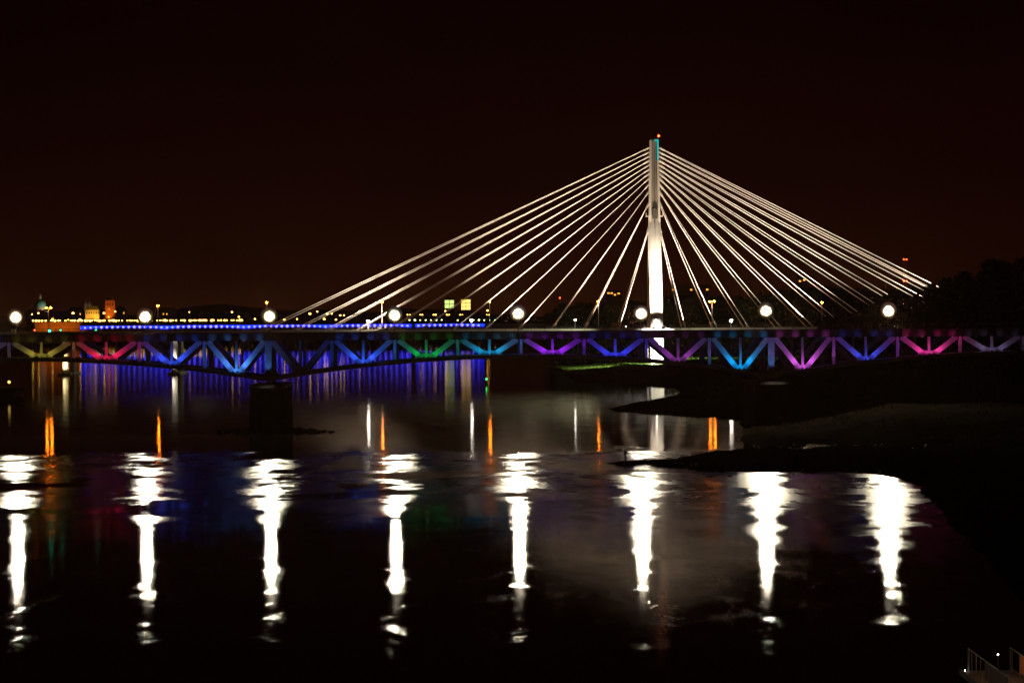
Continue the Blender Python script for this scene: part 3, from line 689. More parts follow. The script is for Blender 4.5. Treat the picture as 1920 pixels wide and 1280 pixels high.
for a, b in ((150, 772), (780, 908)):
    q = MB(); vs = []; fs = []; n = max(4, int((b - a) / 5)); xa, xb = XatY(a, BY) - bx, XatY(b, BY) - bx
    for i in range(n + 1):
        x = xa + (xb - xa) * i / n; h = haunch(x)
        vs += [(x, -8.45, BZ1 - 0.95 - (h - 3.0)), (x, -8.45, BZ1 - 0.25)]
        if i: fs.append((2*i - 2, 2*i, 2*i + 1, 2*i - 1))
    for i in range(n + 1): vs.append((vs[2*i][0], -8.3, vs[2*i][2])); vs.append((vs[2*i+1][0], -8.3, vs[2*i+1][2]))
    q.add(vs, fs); q.build('glow_strip', 'blue_wash', bb)  # glowing band added in place of blue floodlight on the girder
dome = None; px = 153.0
while px < 906:
    if not 770 < px < 782:
        x = XatY(px, BY) - bx
        if dome is None:
            o = MB().ball((0, 0, 0), 1.15, 8, 6, (1, 0.45, 1)).build('blue_lamp', 'blue_dome', bb); dome = o.data
        else: o = bpy.data.objects.new('blue_lamp', dome); C.objects.link(o); o.parent = bb
        o.location = (x, -8.8, BZ1 - 1.1 - 0.4 * (haunch(x) - 3)); k = random.uniform(0.8, 1.08); o.scale = (k, 1, k)
    px += 10.2
for p in piers_px:
    t = thing('bridge_pier', 'slim dark pier carrying the distant blue lit bridge', 'pier', (XatY(p, BY), BY, 0), 0, 'piers of the blue lit bridge')
    MB().prism([(-1.9, -1), (1.9, -1), (1.5, BZ1 - 5.25), (-1.5, BZ1 - 5.25)], -8, 8).build('shaft', 'pier_stone', t)
    MB().box(-2.3, 2.3, -8.5, 8.5, BZ1 - 5.6, BZ1 - 5.21).build('cap', 'pier_stone', t)

# lamps over the blue bridge and behind
proto = {}
def far_lamp(px, py, Y, base, mat, r, label, group):
    top = W(px, py, Y); key = (mat, round(r, 2))
    if key not in proto:
        t = thing('street_lamp', label, 'street lamp', (0, 0, 0), 0, group)
        MB().tube((0, 0, -0.3), (0, 0, -9), 0.16, 0.2, 6).build('pole', 'dark_steel', t)
        MB().ball((0, 0, 0), r, 6, 4, (1, 0.8, 0.85)).build('lamp_globe', mat, t); MB().box(-r, r, -r*0.6, r*0.6, r * 0.86, r * 0.86 + 0.15).build('hood', 'dark_steel', t)
        t.location = top; proto[key] = t; return t
    o = copy_thing(proto[key], top, label=label, group=group); k = random.uniform(0.65, 1.25); o.scale = (k * random.uniform(0.9, 1.3), 1, k); return o
FY = 2250.0
fbx = thing('far_bridge', 'far low road bridge carrying a long row of yellow lamps', 'bridge', (XatY(470, FY), FY, 0))
xa, xb = XatY(-60, FY) - XatY(470, FY), XatY(1000, FY) - XatY(470, FY); zb = W(470, 604, FY).z - 4.4
MB().box(xa, xb, -7, 7, zb - 2.6, zb).build('deck', 'dim_block', fbx); MB().box(xa, xb, -7.1, -6.9, zb, zb + 1.0).build('parapet', 'dim_block', fbx)
for i in range(12):
    x = xa + (xb - xa) * (i + 0.5) / 12; MB().box(x - 1.4, x + 1.4, -6, 6, 2, zb - 2.61).build('pier', 'dim_block', fbx)
px = 62.0
while px < 456:
    far_lamp(px, 601.2 + 0.0 + random.uniform(-0.3, 0.3) - (px - 60) * 0.002, FY, 0, 'far_yellow', 0.95, 'small yellow lamp in the long row on the far bridge', 'yellow lamps in a row on the far bridge'); px += random.choice((3, 3.5, 4, 5, 6, 6.6, 10))
px = 768.0
while px < 932:
    far_lamp(px, 600.0 + random.uniform(-0.3, 0.3), FY, 0, 'far_green', 0.8, 'small pale green lamp in the row behind the right end of the blue bridge', 'green lamps in a row on the far bridge'); px += 10.0
for px, py in ((72, 587), (60, 589), (137, 587), (195, 587), (216, 584), (355, 585), (435, 585), (448, 594), (478, 598), (533, 599), (557, 598), (581, 588), (595, 584), (613, 588), (622, 588), (608, 598), (630, 599), (638, 591), (645, 591), (674, 583), (835, 583), (914, 582), (204, 594), (70, 606), (106, 607), (121, 606), (80, 612), (128, 599.5), (98, 598), (150, 599), (178, 600)):
    far_lamp(px, py, 1905, 0, 'far_warm', 0.75, 'scattered amber street lamp above the distant blue bridge', 'amber street lamps above the blue bridge')
for px in (764, 768.5, 788, 792, 813, 817, 838, 842, 863, 867, 913, 917):
    far_lamp(px, 590, 2000, 0, 'far_warm', 0.55, 'twin amber street lamp below the lit windows', 'twin amber lamps below the lit windows')

# ------------------------------------------------------------------ old town skyline
def rel(px, py, Y, x, z): w_ = W(px, py, Y); return w_.x - x, w_.z - z
TY = 2500.0
# quay wall lit orange
tp = W(108, 612, 1890); qz0 = W(108, 624, 1890).z; qz1 = W(108, 605.5, 1890).z; hw = (XatY(149, 1890) - XatY(64, 1890)) / 2
qw = thing('quay_arcade', 'long low quay arcade glowing in orange floodlight', 'building', (tp.x, 1890, 0))
MB().box(-hw, hw, 0, 10, 2, qz1).build('wall', 'far_stone', qw); MB().box(-hw - 0.6, hw + 0.6, -0.7, 10.6, qz1, qz1 + 0.8).build('cornice', 'far_plaster', qw)
for i in range(9):
    x = -hw + (i + 0.5) * 2 * hw / 9; MB().prism([(x - 1.3, qz0 - 4), (x + 1.3, qz0 - 4), (x + 1.3, qz1 - 3.2), (x + 0.7, qz1 - 2.2), (x - 0.7, qz1 - 2.2), (x - 1.3, qz1 - 3.2)], -0.12, -0.002).build('arch', 'far_stone', qw)
for x in (-13, 0, 13): spot('floodlight_lamp', qw, (x, -12, qz0 - 2), (x, 0, qz1 - 2), 7000, (1.0, 0.24, 0.012), 110, 0.6, 0.3)
# castle tower
def skyline(name, px, Y, label): return thing(name, label, 'building', (XatY(px, Y), Y, 3.0))
tw = skyline('clock_tower', 206, TY, 'square brick tower floodlit orange over the old town'); X, Z = tw.location.x, 3.0
xL, zE = rel(197, 563, TY, X, Z); xR, _ = rel(215.5, 563, TY, X, Z); _, zP = rel(204, 554, TY, X, Z)
MB().box(xL, xR, 0, 11, -1, zE).build('wall', 'brick_red', tw)
MB().add([(xL - .4, -.4, zE), (xR + .4, -.4, zE), (xR + .4, 11.4, zE), (xL - .4, 11.4, zE), ((xL + xR) / 2 - 1.5, 5.5, zP)], [(0, 1, 4), (1, 2, 4), (2, 3, 4), (3, 0, 4), (3, 2, 1, 0)]).build('roof', 'brick_red', tw)
for i in range(3): MB().box(xL + 2 + i * 3, xL + 3.2 + i * 3, -0.1, -0.003, zE - 6, zE - 3).build('window', 'glass_dark', tw)
MB().tube((xL + 4.5, -0.15, zE - 10), (xL + 4.5, -0.004, zE - 10), 1.6, 1.6, 12).build('clock_face', 'far_plaster', tw)
spot('floodlight_lamp', tw, (xL + 3, -9, zE - 27), (xL + 4, 0, zE - 14), 30000, (1.0, 0.42, 0.03), 60, 0.9, 0.4); spot('floodlight_lamp', tw, (0, -26, zE - 24), (0, 0, zE - 5), 34000, (1.0, 0.24, 0.03), 55, 0.8, 0.4)
# lit palace wing
pw = skyline('palace_wing', 174, 2460, 'low yellow floodlit palace wing beside the brick tower'); X = pw.location.x
xL, zT = rel(160, 581, 2460, X, 3); xR, _ = rel(186, 581, 2460, X, 3)
MB().box(xL, xR, 0, 14, -1, zT).build('wall', 'far_plaster', pw); MB().prism([(xL - .5, zT), (xR + .5, zT), (xR - 2, zT + 4.5), (xL + 2, zT + 4.5)], 0, 14).build('roof', 'dark_roof', pw)
for i in range(6): MB().box(xL + 1.2 + i * 2.6, xL + 2.3 + i * 2.6, -0.1, -0.003, zT - 4.5, zT - 2).build('window', 'glass_dark', pw)
for x in (-6, 2, 6): spot('floodlight_lamp', pw, (x, -9, zT - 11), (x, 0, zT - 4), 10000, (1.0, 0.50, 0.05), 90, 0.8, 0.4)
# church dome
dm = skyline('domed_church', 72, TY, 'church with green copper dome and lantern above the city'); X = dm.location.x
_, zb2 = rel(72, 575, TY, X, 3); _, zl = rel(72, 553, TY, X, 3)
MB().box(-12, 12, 0, 24, -1, zb2 - 5).build('nave', 'dim_block', dm); MB().tube((0, 12, zb2 - 5), (0, 12, zb2), 7.2, 7.0, 20).build('drum', 'far_stone', dm)
MB().ball((0, 12, zb2), 7.0, 18, 10, (1, 1, 1.25)).build('dome', 'copper_green', dm, True); MB().tube((0, 12, zb2 + 8.5), (0, 12, zl - 1), 1.5, 1.3, 10).build('lantern', 'far_plaster', dm); MB().tube((0, 12, zl - 1), (0, 12, zl + 2.2), 1.5, 0.1, 10).build('spire', 'copper_green', dm)
spot('floodlight_lamp', dm, (14, -4, zb2 - 6), (3, 10, zb2 + 4), 14000, (0.95, 1.0, 0.80), 70, 0.7, 0.4)
# twin spires
ts = skyline('twin_spire_church', 164.5, 2550, 'church with two slender pointed spires beside the palace wing'); X = ts.location.x
for p in (160.5, 168):
    xs_, zt = rel(p, 558.5, 2550, X, 3); _, zw = rel(p, 570, 2550, X, 3)
    MB().box(xs_ - 1.7, xs_ + 1.7, 0, 3.4, -1, zw).build('tower', 'far_plaster', ts); MB().tube((xs_, 1.7, zw), (xs_, 1.7, zt), 2.0, 0.15, 8).build('spire', 'far_plaster', ts)
MB().box(-8, 8, 3.5, 26, -1, 18).build('nave', 'dim_block', ts); spot('floodlight_lamp', ts, (6, -10, 22), (2.4, 0, 31), 4500, (1.0, 0.85, 0.66), 50, 0.7, 0.3)
# dim roofs along the old town
blocks = [(-30, 30, 592, 'wide low flat'), (48, 88, 580, 'broad low'), (96, 128, 583, 'plain gabled'), (128, 158, 576, 'steep gabled'), (186, 197, 577, 'narrow gabled'), (216, 236, 574, 'gabled corner'), (236, 262, 590, 'low hipped'), (284, 330, 576, 'long ridged')]
for a, b, y, kind in blocks:
    Yb = 2580 + random.uniform(0, 40); t = thing('town_house', f'dark {kind} town block on the old town skyline', 'building', (XatY((a + b) / 2, Yb), Yb, 3), 0, 'dark blocks on the old town skyline')
    X = t.location.x; xL, zT = rel(a, y, Yb, X, 3); xR, _ = rel(b, y, Yb, X, 3)
    MB().box(xL, xR, 0, 14, -1, zT - 4).build('wall', 'dim_block', t); MB().prism([(xL - .5, zT - 4), (xR + .5, zT - 4), (xR - 3, zT), (xL + 3, zT)], 0, 14).build('roof', 'dark_roof', t)
    for i in range(int((xR - xL) / 4)):
        if random.random() < 0.22: MB().box(xL + 1.5 + i * 4, xL + 2.8 + i * 4, -0.1, -0.003, zT - 9, zT - 7.2).build('window', 'window_amber', t)
        else: MB().box(xL + 1.5 + i * 4, xL + 2.8 + i * 4, -0.1, -0.003, zT - 9, zT - 7.2).build('window', 'glass_dark', t)
# blocks with lit top floors
for a, b, y0, y1, mat, label, rows in ((834, 851, 563, 578, 'window_green', 'tower block with pale green lit top windows', 2), (865, 882, 562, 581, 'window_warm', 'tower block with warm yellow lit top windows', 3)):
    t = thing('tower_block', label, 'building', (XatY((a + b) / 2, 2200), 2200, 3), 0, 'tower blocks with lit top floors'); X = t.location.x
    xL, zT = rel(a - 2, y0 - 2, 2200, X, 3); xR, zB = rel(b + 2, y1, 2200, X, 3)
    MB().box(xL, xR, 0, 12, -1, zT).build('wall', 'dim_block', t); MB().box(xL - .3, xR + .3, -.3, 12.3, zT, zT + 0.8).build('parapet', 'dim_block', t)
    hgt = (zT - 0.6 - zB) / rows
    for r in range(rows):
        for c in range(2):
            wv = (xR - xL - 2.4) / 2; xw = xL + 1.0 + c * (wv + 0.4); MB().box(xw, xw + wv, -0.12, -0.003, zB + r * hgt + 0.25, zB + (r + 1) * hgt - 0.25).build('window', mat, t)
for pts, y, label in (((1141, 1147, 1153, 1160), 549, 'dark hillside block with four amber windows above the trees'), ((1262, 1296, 1326), 540, 'long dark block with three faint amber windows behind the right stays'), ((1500, 1508), 524, 'dark tower block with two dim windows behind the right stays')):
    cx = sum(pts) / len(pts); t = thing('apartment_block', label, 'building', (XatY(cx, 2400), 2400, 3)); X = t.location.x
    xL, zT = rel(pts[0] - 6, y - 4, 2400, X, 3); xR, _ = rel(pts[-1] + 6, y - 4, 2400, X, 3)
    MB().box(xL, xR, 0, 12, -1, zT).build('wall', 'dim_block', t); MB().box(xL - .3, xR + .3, -.3, 12.3, zT, zT + 0.7).build('parapet', 'dark_roof', t)
    for p in pts:
        xw, zw = rel(p, y + random.uniform(0, 4), 2400, X, 3); MB().box(xw - 1.2, xw + 1.2, -0.12, -0.003, zw - 0.8, zw + 0.8).build('window', 'window_amber', t)
# chimney with aviation lights
ch = thing('chimney', 'tall power station chimney with two pairs of red lights', 'chimney', (XatY(1697, 3000), 3000, 3)); X = ch.location.x
_, zt = rel(1697, 483, 3000, X, 3); _, zm = rel(1697, 527, 3000, X, 3); _, zt2 = rel(1697, 486.5, 3000, X, 3)
MB().tube((0, 0, -1), (0, 0, zt), 4.6, 2.4, 20).build('stack', 'dim_block', ch, True)
for z in (zt2, zm):
    MB().tube((0, 0, z - 1.0), (0, 0, z - 0.6), 3.6, 3.6, 16).build('gallery', 'dark_steel', ch)
    for x in (-1.9, 1.9): MB().ball((x, -3.4, z), 0.75, 8, 5).build('beacon', 'red_beacon', ch)
ml = W(1050, 559, 2300); mt = thing('radio_mast', 'thin radio mast with one red light left of the pylon', 'mast', (ml.x, 2300, 3))
MB().tube((0, 0, 0), (0, 0, ml.z - 3), 0.4, 0.15, 6).build('mast', 'dark_steel', mt); MB().ball((0, 0, ml.z - 2.6), 0.55, 6, 5).build('beacon', 'red_beacon', mt)
# low hills
def hill(pxs, Y, depth, label):
    vs, fs = [], []
    for i, (p, y) in enumerate(pxs):
        t = W(p, y, Y); vs += [(t.x, Y - depth, 2.0), (t.x, Y, t.z), (t.x, Y + depth, 2.0)]
        if i: a, b = 3*i - 3, 3*i; fs += [(a, b, b+1, a+1), (a+1, b+1, b+2, a+2)]
    return tag(MB().add(vs, fs).build('hill', 'mud'), label, None, kind='structure')
hill([(200, 604), (260, 594), (330, 580), (380, 572), (420, 570), (470, 576), (540, 582), (620, 580), (700, 585), (760, 578), (820, 580), (900, 585), (1000, 592)], 3200, 260, 'low dark wooded hill behind the old town')

# ------------------------------------------------------------------ trees
rng = np.random.default_rng(5)
def leaf_quads(cent, size):
    n = len(cent); a = rng.normal(size=(n, 3)); a /= np.linalg.norm(a, axis=1)[:, None]
    b = np.cross(a, rng.normal(size=(n, 3))); b /= np.linalg.norm(b, axis=1)[:, None]
    sz = (size * rng.uniform(0.6, 1.3, n))[:, None]; a = a * sz; b = b * sz * 0.7
    v = np.stack([cent - a - b * 0.4, cent - a * 0.1 - b, cent + a + b * 0.3, cent + a * 0.1 + b], 1).reshape(-1, 3)
    return v, np.arange(4 * n).reshape(-1, 4)
def tree_proto(H, wid, seed, slim=False):
    r = np.random.default_rng(seed); t = thing('poplar_tree' if slim else 'bank_tree', 'tree', 'tree')
    tk = MB(); prev = Vector((0, 0, -1.2)); pr = H * 0.018
    for k in range(1, 6):
        z = H * 0.72 * k / 5; p = Vector((r.normal() * 0.25 * k / 2, r.normal() * 0.25 * k / 2, z)); q = H * 0.018 * (1 - k / 6.0)
        tk.tube(prev, p, pr, q, 8, False); prev, pr = p, q
        if k > 1:
            for _ in range(3):
                an = r.uniform(0, 6.28); L = wid * r.uniform(0.35, 0.7)
                tk.tube(p, p + Vector((math.cos(an) * L, math.sin(an) * L, L * (0.9 if not slim else 1.8))), q * 0.55, 0.04, 5, False)
    tk.build('trunk', 'bark', t)
    cs = []
    nb = 26
    for _ in range(nb):
        u = r.uniform(0.22, 1.0); prof = math.sin(math.pi * min(1, (u - 0.12) * 0.95) ** 0.8) if not slim else (0.5 + 0.5 * math.sin(math.pi * u))
        an = r.uniform(0, 6.28); rad = wid * prof * r.uniform(0.2, 0.9)
        c = np.array([math.cos(an) * rad, math.sin(an) * rad, H * u * 0.95]); br = wid * r.uniform(0.22, 0.42)
        k = 230; dv = r.normal(size=(k, 3)); dv /= np.linalg.norm(dv, axis=1)[:, None]
        cs.append(c + dv * (br * r.uniform(0.35, 1.08, (k, 1)) ** 0.7) * np.array([1, 1, 0.8]))
    v, f_ = leaf_quads(np.concatenate(cs), 0.36)
    mesh_np('crown', v, f_, 'leaf', t); return t
P1 = tree_proto(22, 6.5, 11); P2 = tree_proto(25, 6.0, 12, True); P3 = tree_proto(16, 5.8, 13)
# top of tree picture row, picture column, distance
TREES = [(1925, 466, 440, 0, 'tallest bushy tree at the end of the truss bridge'), (1872, 482, 452, 1, 'tall upright tree behind the last lavender truss panel'), (1838, 494, 462, 0, 'rounded tree behind the hot pink and lavender panels'),
         (1795, 522, 470, 2, 'mid height tree where the longest right stays end'), (1758, 540, 500, 2, 'low tree just below the longest right stay'), (1716, 540, 560, 0, 'broad tree behind the last lamp mast'),
         (1668, 553, 600, 2, 'bushy tree behind the far right floodlight mast'), (1628, 568, 640, 2, 'small dense tree before the right stays'), (1592, 586, 660, 2, 'low tree hiding the feet of right stays'), (1560, 594, 690, 2, 'lowest tree beside the sodium lamp by the bank'),
         (1975, 470, 450, 1, 'upright tree past the end of the lit panels'), (1895, 520, 480, 2, 'dense dark tree between the tallest trees'), (1760, 575, 480, 2, 'bushy tree low behind the pink panel'), (1820, 560, 478, 2, 'bushy tree low behind the lavender panel'), (1700, 585, 620, 2, 'bushy low tree beneath the far right stays')]
firsts = set()
for px, py, Y, k, lab in TREES:
    pr_, H = ((P1, 22), (P2, 25), (P3, 16))[k]
    top = W(px, py, Y); gzz = ground_z(top.x, Y); sc = (top.z - gzz) / (H * 1.02)
    if k not in firsts: firsts.add(k); o = pr_; o.location = (top.x, Y, gzz)
    else: o = copy_thing(pr_, (top.x, Y, gzz), rz=random.uniform(0, 6))
    o['label'] = 'dark ' + lab; o['group'] = 'trees on the right bank'; sxy = sc * random.uniform(0.95, 1.2); o.scale = (sxy, sxy, sc)
# far woods that read as one mass
def woodland(name, prof, Y, label, n=130, lsz=0.9, deep=60):
    cs = []; (pa, _), (pb, _) = prof[0], prof[-1]
    for _ in range(n):
        p = random.uniform(pa, pb); y = np.interp(p, [q[0] for q in prof], [q[1] for q in prof]) + abs(random.gauss(0, 5))
        Yv = Y + random.uniform(0, deep); t = W(p, y, Yv); r = random.uniform(3.0, 5.5)
        zz = t.z - r
        while zz > 2.5:
            k = 90; dv = rng.normal(size=(k, 3)); dv /= np.linalg.norm(dv, axis=1)[:, None]
            cs.append(np.array([t.x + random.gauss(0, 1), Yv, zz]) + dv * r * rng.uniform(0.5, 1.05, (k, 1))); zz -= r * 1.1; r = min(7, r * 1.12)
    v, f_ = leaf_quads(np.concatenate(cs), lsz); return tag(mesh_np(name, v, f_, 'leaf'), label, None, kind='stuff')
woodland('riverside_woods', [(1030, 588), (1060, 566), (1120, 566), (1200, 560), (1260, 556), (1320, 548), (1400, 555), (1480, 540), (1560, 536), (1650, 540), (1760, 535)], 1010, 'dark riverside woods behind the cable bridge', 190, 1.1)
woodland('hillside_woods', [(230, 592), (300, 588), (380, 580), (460, 582), (560, 590), (680, 588), (760, 586), (860, 588), (960, 590), (1060, 585)], 2700, 'dark strip of far woods above the blue bridge', 150, 2.0, 120)

# ------------------------------------------------------------------ grass and reeds
def blades(name, pts, h, w, mat, label):
    P = np.asarray(pts); n = len(P); an = rng.uniform(0, 6.28, n); hh = h * rng.uniform(0.5, 1.3, n); lean = rng.normal(0, 0.25, (n, 2)) * hh[:, None]
    dx = np.stack([np.cos(an), np.sin(an), np.zeros(n)], 1) * (w * 0.5)
    tip = P + np.stack([lean[:, 0], lean[:, 1], hh], 1)
    v = np.stack([P - dx, P + dx, tip], 1).reshape(-1, 3); return tag(mesh_np(name, v, np.arange(3 * n).reshape(-1, 3), mat), label, None, kind='stuff')
xs = rng.uniform(PYX - 42, PYX + 60, 26000); ys = rng.uniform(770, 905, 26000); Pq = np.stack([xs, ys], 1); Hq, sq = land_height(Pq); k = sq > 2.0
blades('meadow_grass', np.stack([xs[k], ys[k], Hq[k] - 0.05], 1), 0.45, 0.35, 'grass', 'green grass lit by the pylon floodlights')
xs = rng.uniform(14, 150, 42000); ys = rng.uniform(270, 720, 42000) - 0.0; Pq = np.stack([xs, ys], 1); Hq, sq = land_height(Pq); k = (sq > 0.6) & (vnoise(Pq, 0.12, 8) > 0.42) & ((xs > 32) | (sq < 1.5))
blades('bank_reeds', np.stack([xs[k], ys[k], Hq[k] - 0.08], 1), 0.55, 0.22, 'reed', 'dark reeds and grass tufts on the mud bank')
# shore stones along the spit
sp = []
for k in range(3000):
    x, y = random.uniform(14, 110), random.uniform(275, 345)
    sp.append((x, y))
Hs, ss = land_height(np.array(sp)); cnt = 0
st = thing('shore_stones', 'scatter of dark stones edging the mud spit', 'stones', (40, 300, 0))
for (x, y), h, sd in zip(sp, Hs, ss):
    if -0.3 < sd < 1.1 and cnt < 110:
        o = bpy.data.objects.new('stone', random.choice(rock_mesh)); C.objects.link(o); o.parent = st; r = random.uniform(0.15, 0.42)
        o.location = (x - 40, y - 300, max(h, -0.05) + r * 0.1); o.scale = (r * 1.3, r, r); o.rotation_euler = (random.random(), random.random(), random.random() * 6); cnt += 1

# ------------------------------------------------------------------ angler standing on the spit
def person(px, py):
    b = G(px, py, 0.25); gzz = ground_z(b.x, b.y)
    t = thing('person', 'person in dark clothes standing at the tip of the mud spit', 'person', (b.x, b.y, max(gzz, 0.05)), R(25))
    J = {'pel': (0, 0, .93), 'sp': (0, .01, 1.12), 'ch': (0, .02, 1.33), 'nk': (0, .0, 1.47), 'hd': (0, -.03, 1.58), 'hd2': (0, -.03, 1.70),
         'hl': (-.09, 0, .88), 'kl': (-.11, -.03, .49), 'al': (-.12, .02, .09), 'tl': (-.13, -.16, .04), 'hr': (.09, 0, .88), 'kr': (.12, -.01, .49), 'ar': (.13, .04, .09), 'tr': (.15, -.14, .04),
         'sl': (-.18, .01, 1.40), 'el': (-.24, -.05, 1.13), 'wl': (-.12, -.25, 1.08), 'ml': (-.08, -.32, 1.09), 'sr': (.18, .01, 1.40), 'er': (.25, -.03, 1.12), 'wr': (.10, -.24, 1.02), 'mr': (.06, -.31, 1.03)}
    rad = {'pel': .15, 'sp': .14, 'ch': .16, 'nk': .06, 'hd': .095, 'hd2': .085, 'hl': .09, 'kl': .062, 'al': .045, 'tl': .035, 'hr': .09, 'kr': .062, 'ar': .045, 'tr': .035, 'sl': .075, 'el': .05, 'wl': .034, 'ml': .03, 'sr': .075, 'er': .05, 'wr': .034, 'mr': .03}
    E = [('pel', 'sp'), ('sp', 'ch'), ('ch', 'nk'), ('nk', 'hd'), ('hd', 'hd2'), ('pel', 'hl'), ('hl', 'kl'), ('kl', 'al'), ('al', 'tl'), ('pel', 'hr'), ('hr', 'kr'), ('kr', 'ar'), ('ar', 'tr'),
         ('ch', 'sl'), ('sl', 'el'), ('el', 'wl'), ('wl', 'ml'), ('ch', 'sr'), ('sr', 'er'), ('er', 'wr'), ('wr', 'mr')]
    for side, sg in (('l', -1), ('r', 1)):
        m_ = Vector(J['m' + side])
        for f_ in range(4):
            n1, n2 = f'f{side}{f_}', f'g{side}{f_}'; J[n1] = tuple(m_ + Vector((sg * -0.012 + 0.012 * f_ - 0.018, -0.04, 0.012 - 0.008 * f_))); J[n2] = tuple(Vector(J[n1]) + Vector((0, -0.022, -0.03 + 0.004 * f_)))
            rad[n1] = rad[n2] = .009; E += [('m' + side, n1), (n1, n2)]
        n1 = f't{side}h'; J[n1] = tuple(m_ + Vector((-sg * 0.045, -0.02, 0.03))); rad[n1] = .01; E.append(('m' + side, n1))
    keys = list(J); me = bpy.data.meshes.new('body'); me.from_pydata([J[k] for k in keys], [(keys.index(a), keys.index(b)) for a, b in E], [])
    o = bpy.data.objects.new('body', me); C.objects.link(o); o.parent = t
    md = o.modifiers.new('skin', 'SKIN'); 
    for i, k in enumerate(keys): me.skin_vertices[0].data[i].radius = (rad[k], rad[k]); me.skin_vertices[0].data[i].use_root = (k == 'pel')
    sb = o.modifiers.new('sub', 'SUBSURF'); sb.levels = 1; sb.render_levels = 2; me.materials.append(MATS['cloth_dark'])
    MB().ball((0, -.035, 1.60), .088, 12, 9, (0.92, 1.05, 1.25)).build('face', 'skin', t, True)
    MB().tube((0, -.03, 1.66), (0, -.03, 1.73), .105, .07, 12).build('cap', 'cloth_dark', t)
    return t
pt = person(1172, 866.5)
rod = thing('fishing_rod', 'thin fishing rod held by the person on the spit', 'fishing rod', pt.location + Vector((0, 0, 1.05)), R(25))
MB().tube((0.0, -0.2, -0.05), (0.1, -2.6, 1.3), 0.02, 0.006, 6).build('rod', 'cloth_dark', rod); MB().tube((-.03, -.38, .0), (.03, -.38, .0), 0.04, 0.04, 8).build('reel', 'dark_steel', rod)
b = G(1253, 864.5, 0.4); z = ground_z(b.x, b.y); sm = thing('mooring_stake', 'short wooden stake standing on the mud spit', 'stake', (b.x, b.y, z - 0.1))
MB().tube((0, 0, 0), (0.03, 0, 0.55), 0.13, 0.11, 8).build('stake', 'bark', sm); MB().tube((0.03, 0, 0.42), (0.03, 0, 0.47), 0.14, 0.14, 8).build('iron_band', 'dark_steel', sm)
b = G(1277, 862, 0.5); z = ground_z(b.x, b.y); bg = thing('driftwood_stump', 'gnarled driftwood stump beside the wooden stake', 'driftwood', (b.x, b.y, z - 0.05))
MB().tube((0, 0, 0), (0.1, 0, 0.5), 0.28, 0.18, 8).build('trunk', 'bark', bg)
for a in (0.3, 1.9, 3.6, 5.0): MB().tube((0.1, 0, 0.4), (0.1 + math.cos(a) * 0.7, math.sin(a) * 0.5, 0.55 + 0.2 * math.sin(3 * a)), 0.09, 0.02, 6).build('root', 'bark', bg)

# ------------------------------------------------------------------ barge at the left edge, green buoy
bp = G(12, 742); bg = thing('moored_barge', 'dark moored barge with one lit porthole by the left edge', 'barge', (bp.x - 14, bp.y, 0))
MB().add([(-22, -3, -0.5), (16, -3, -0.5), (16, 4, -0.5), (-22, 4, -0.5), (-22, -3.6, 2.4), (18.6, -3.6, 2.4), (18.6, 4.6, 2.4), (-22, 4.6, 2.4)], [(3,2,1,0),(4,5,6,7),(0,1,5,4),(1,2,6,5),(2,3,7,6),(3,0,4,7)]).build('hull', 'barge_hull', bg)
MB().box(-20, 10, -2.6, 3.6, 2.41, 4.9).build('cabin', 'barge_hull', bg); MB().box(-20.6, 10.6, -3.0, 4.0, 4.91, 5.15).build('roof', 'barge_hull', bg); MB().box(-22, 18.4, -3.7, -3.61, 2.0, 2.3).build('rubbing_strake', 'rubber', bg)
xx = XatY(17, bp.y - 2.7, 715) - bg.location.x; zz = W(17, 716, bp.y - 2.7).z
MB().tube((xx, -2.62, zz), (xx, -2.68, zz), 0.42, 0.42, 12).build('porthole', 'window_warm', bg)
for i in range(4):
    if abs(-16 + i * 6 - xx) > 1.5: MB().tube((-16 + i * 6, -2.62, zz), (-16 + i * 6, -2.68, zz), 0.42, 0.42, 12).build('porthole', 'glass_dark', bg)
bw = G(912, 720); by = thing('navigation_buoy', 'small river buoy with bright green light', 'buoy', (bw.x, bw.y, 0))
MB().tube((0, 0, -0.4), (0, 0, 0.5), 0.75, 0.62, 12).build('float', 'buoy_paint', by); MB().tube((0, 0, 0.5), (0, 0, 1.35), 0.3, 0.14, 8).build('tower', 'buoy_paint', by); MB().ball((0, 0, 1.6), 0.26, 8, 6).build('lamp_globe', 'buoy_green', by)

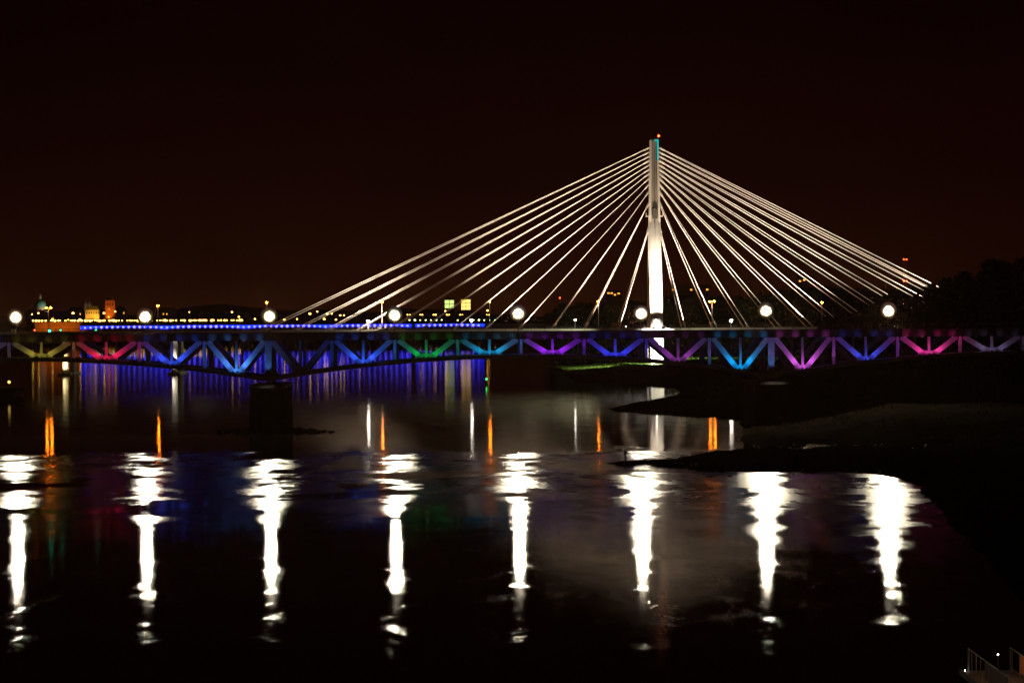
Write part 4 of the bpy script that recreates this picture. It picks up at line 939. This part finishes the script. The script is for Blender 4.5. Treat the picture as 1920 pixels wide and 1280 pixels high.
# ------------------------------------------------------------------ landing stage in the lower right corner
JX0 = G(1803, 1255, 0.7).x; JY1 = G(1803, 1255, 0.7).y; JW = 2.7
jt = thing('landing_stage', 'wooden landing stage with rails and orange cloth screens', 'landing stage', (JX0 + JW / 2, JY1, 0))
for i in range(46):
    y = -0.22 - i * 0.36; MB().box(-JW/2, JW/2, y - 0.33, y, 0.62, 0.70).build('plank', 'wood_board', jt)
for x in (-JW/2 - 0.06, JW/2 + 0.06): MB().box(x - 0.055, x + 0.055, -17.2, 0.05, 0.42, 0.76).build('side_beam', 'wood_board', jt)
for x in (-1.1, 1.1):
    for y in (-1, -8, -15): MB().tube((x, y, -1), (x, y, 0.6), 0.16, 0.16, 8).build('pile', 'bark', jt)
for x, ys_ in ((-JW/2 + 0.25, (-0.55, -0.85, -1.5, -2.6, -3.7, -4.8, -6, -8, -10, -12)), (JW/2 - 0.1, (-0.3, -0.75, -2.6, -4.5, -6.5, -9))):
    for y in ys_: MB().tube((x, y, 0.7), (x, y, 1.95), 0.022, 0.022, 6).build('rail_post', 'steel', jt)
    MB().tube((x, ys_[0], 1.95), (x, ys_[-1], 1.95), 0.025, 0.025, 6).build('handrail', 'steel', jt)
MB().box(-JW/2 + 0.23, -JW/2 + 0.27, -10, -4.85, 0.95, 1.9).build('cloth_screen', 'orange_fabric', jt)
MB().box(JW/2 - 0.12, JW/2 - 0.08, -9, -2.65, 0.95, 1.9).build('cloth_screen', 'orange_fabric', jt)
MB().tube((-0.1, -3.4, 0.7), (-0.1, -3.4, 2.0), 0.03, 0.03, 6).build('lamp_post', 'steel', jt)
MB().ball((-0.1, -3.4, 2.06), 0.04, 8, 6).build('lamp_globe', 'lantern', jt)
MB().ball((-JW/2 + 0.05, -0.7, 0.78), 0.025, 8, 6).build('deck_light', 'lantern', jt)
point('stage_fill', jt, (-0.1, -3.4, 2.25), 14, (1.0, 0.55, 0.22), 0.05)  # added fill, stands in for an orange street lamp out of view

# ------------------------------------------------------------------ night air
hz = MB(); hz.box(-3600, 3600, -60, 3700, -2.0, 125.0)
hm = bpy.data.materials.new('night_air'); hm.use_nodes = True; hn, hl = hm.node_tree.nodes, hm.node_tree.links; hn.clear()
ho = hn.new('ShaderNodeOutputMaterial'); hv = hn.new('ShaderNodeVolumePrincipled'); hv.inputs['Color'].default_value = (1.0, 0.52, 0.28, 1)
hv.inputs['Density'].default_value = 0.000018; hv.inputs['Anisotropy'].default_value = 0.7; hl.new(hv.outputs[0], ho.inputs['Volume']); MATS['night_air'] = hm
tag(hz.build('haze', 'night_air'), 'thin night haze over the river', None, kind='stuff')
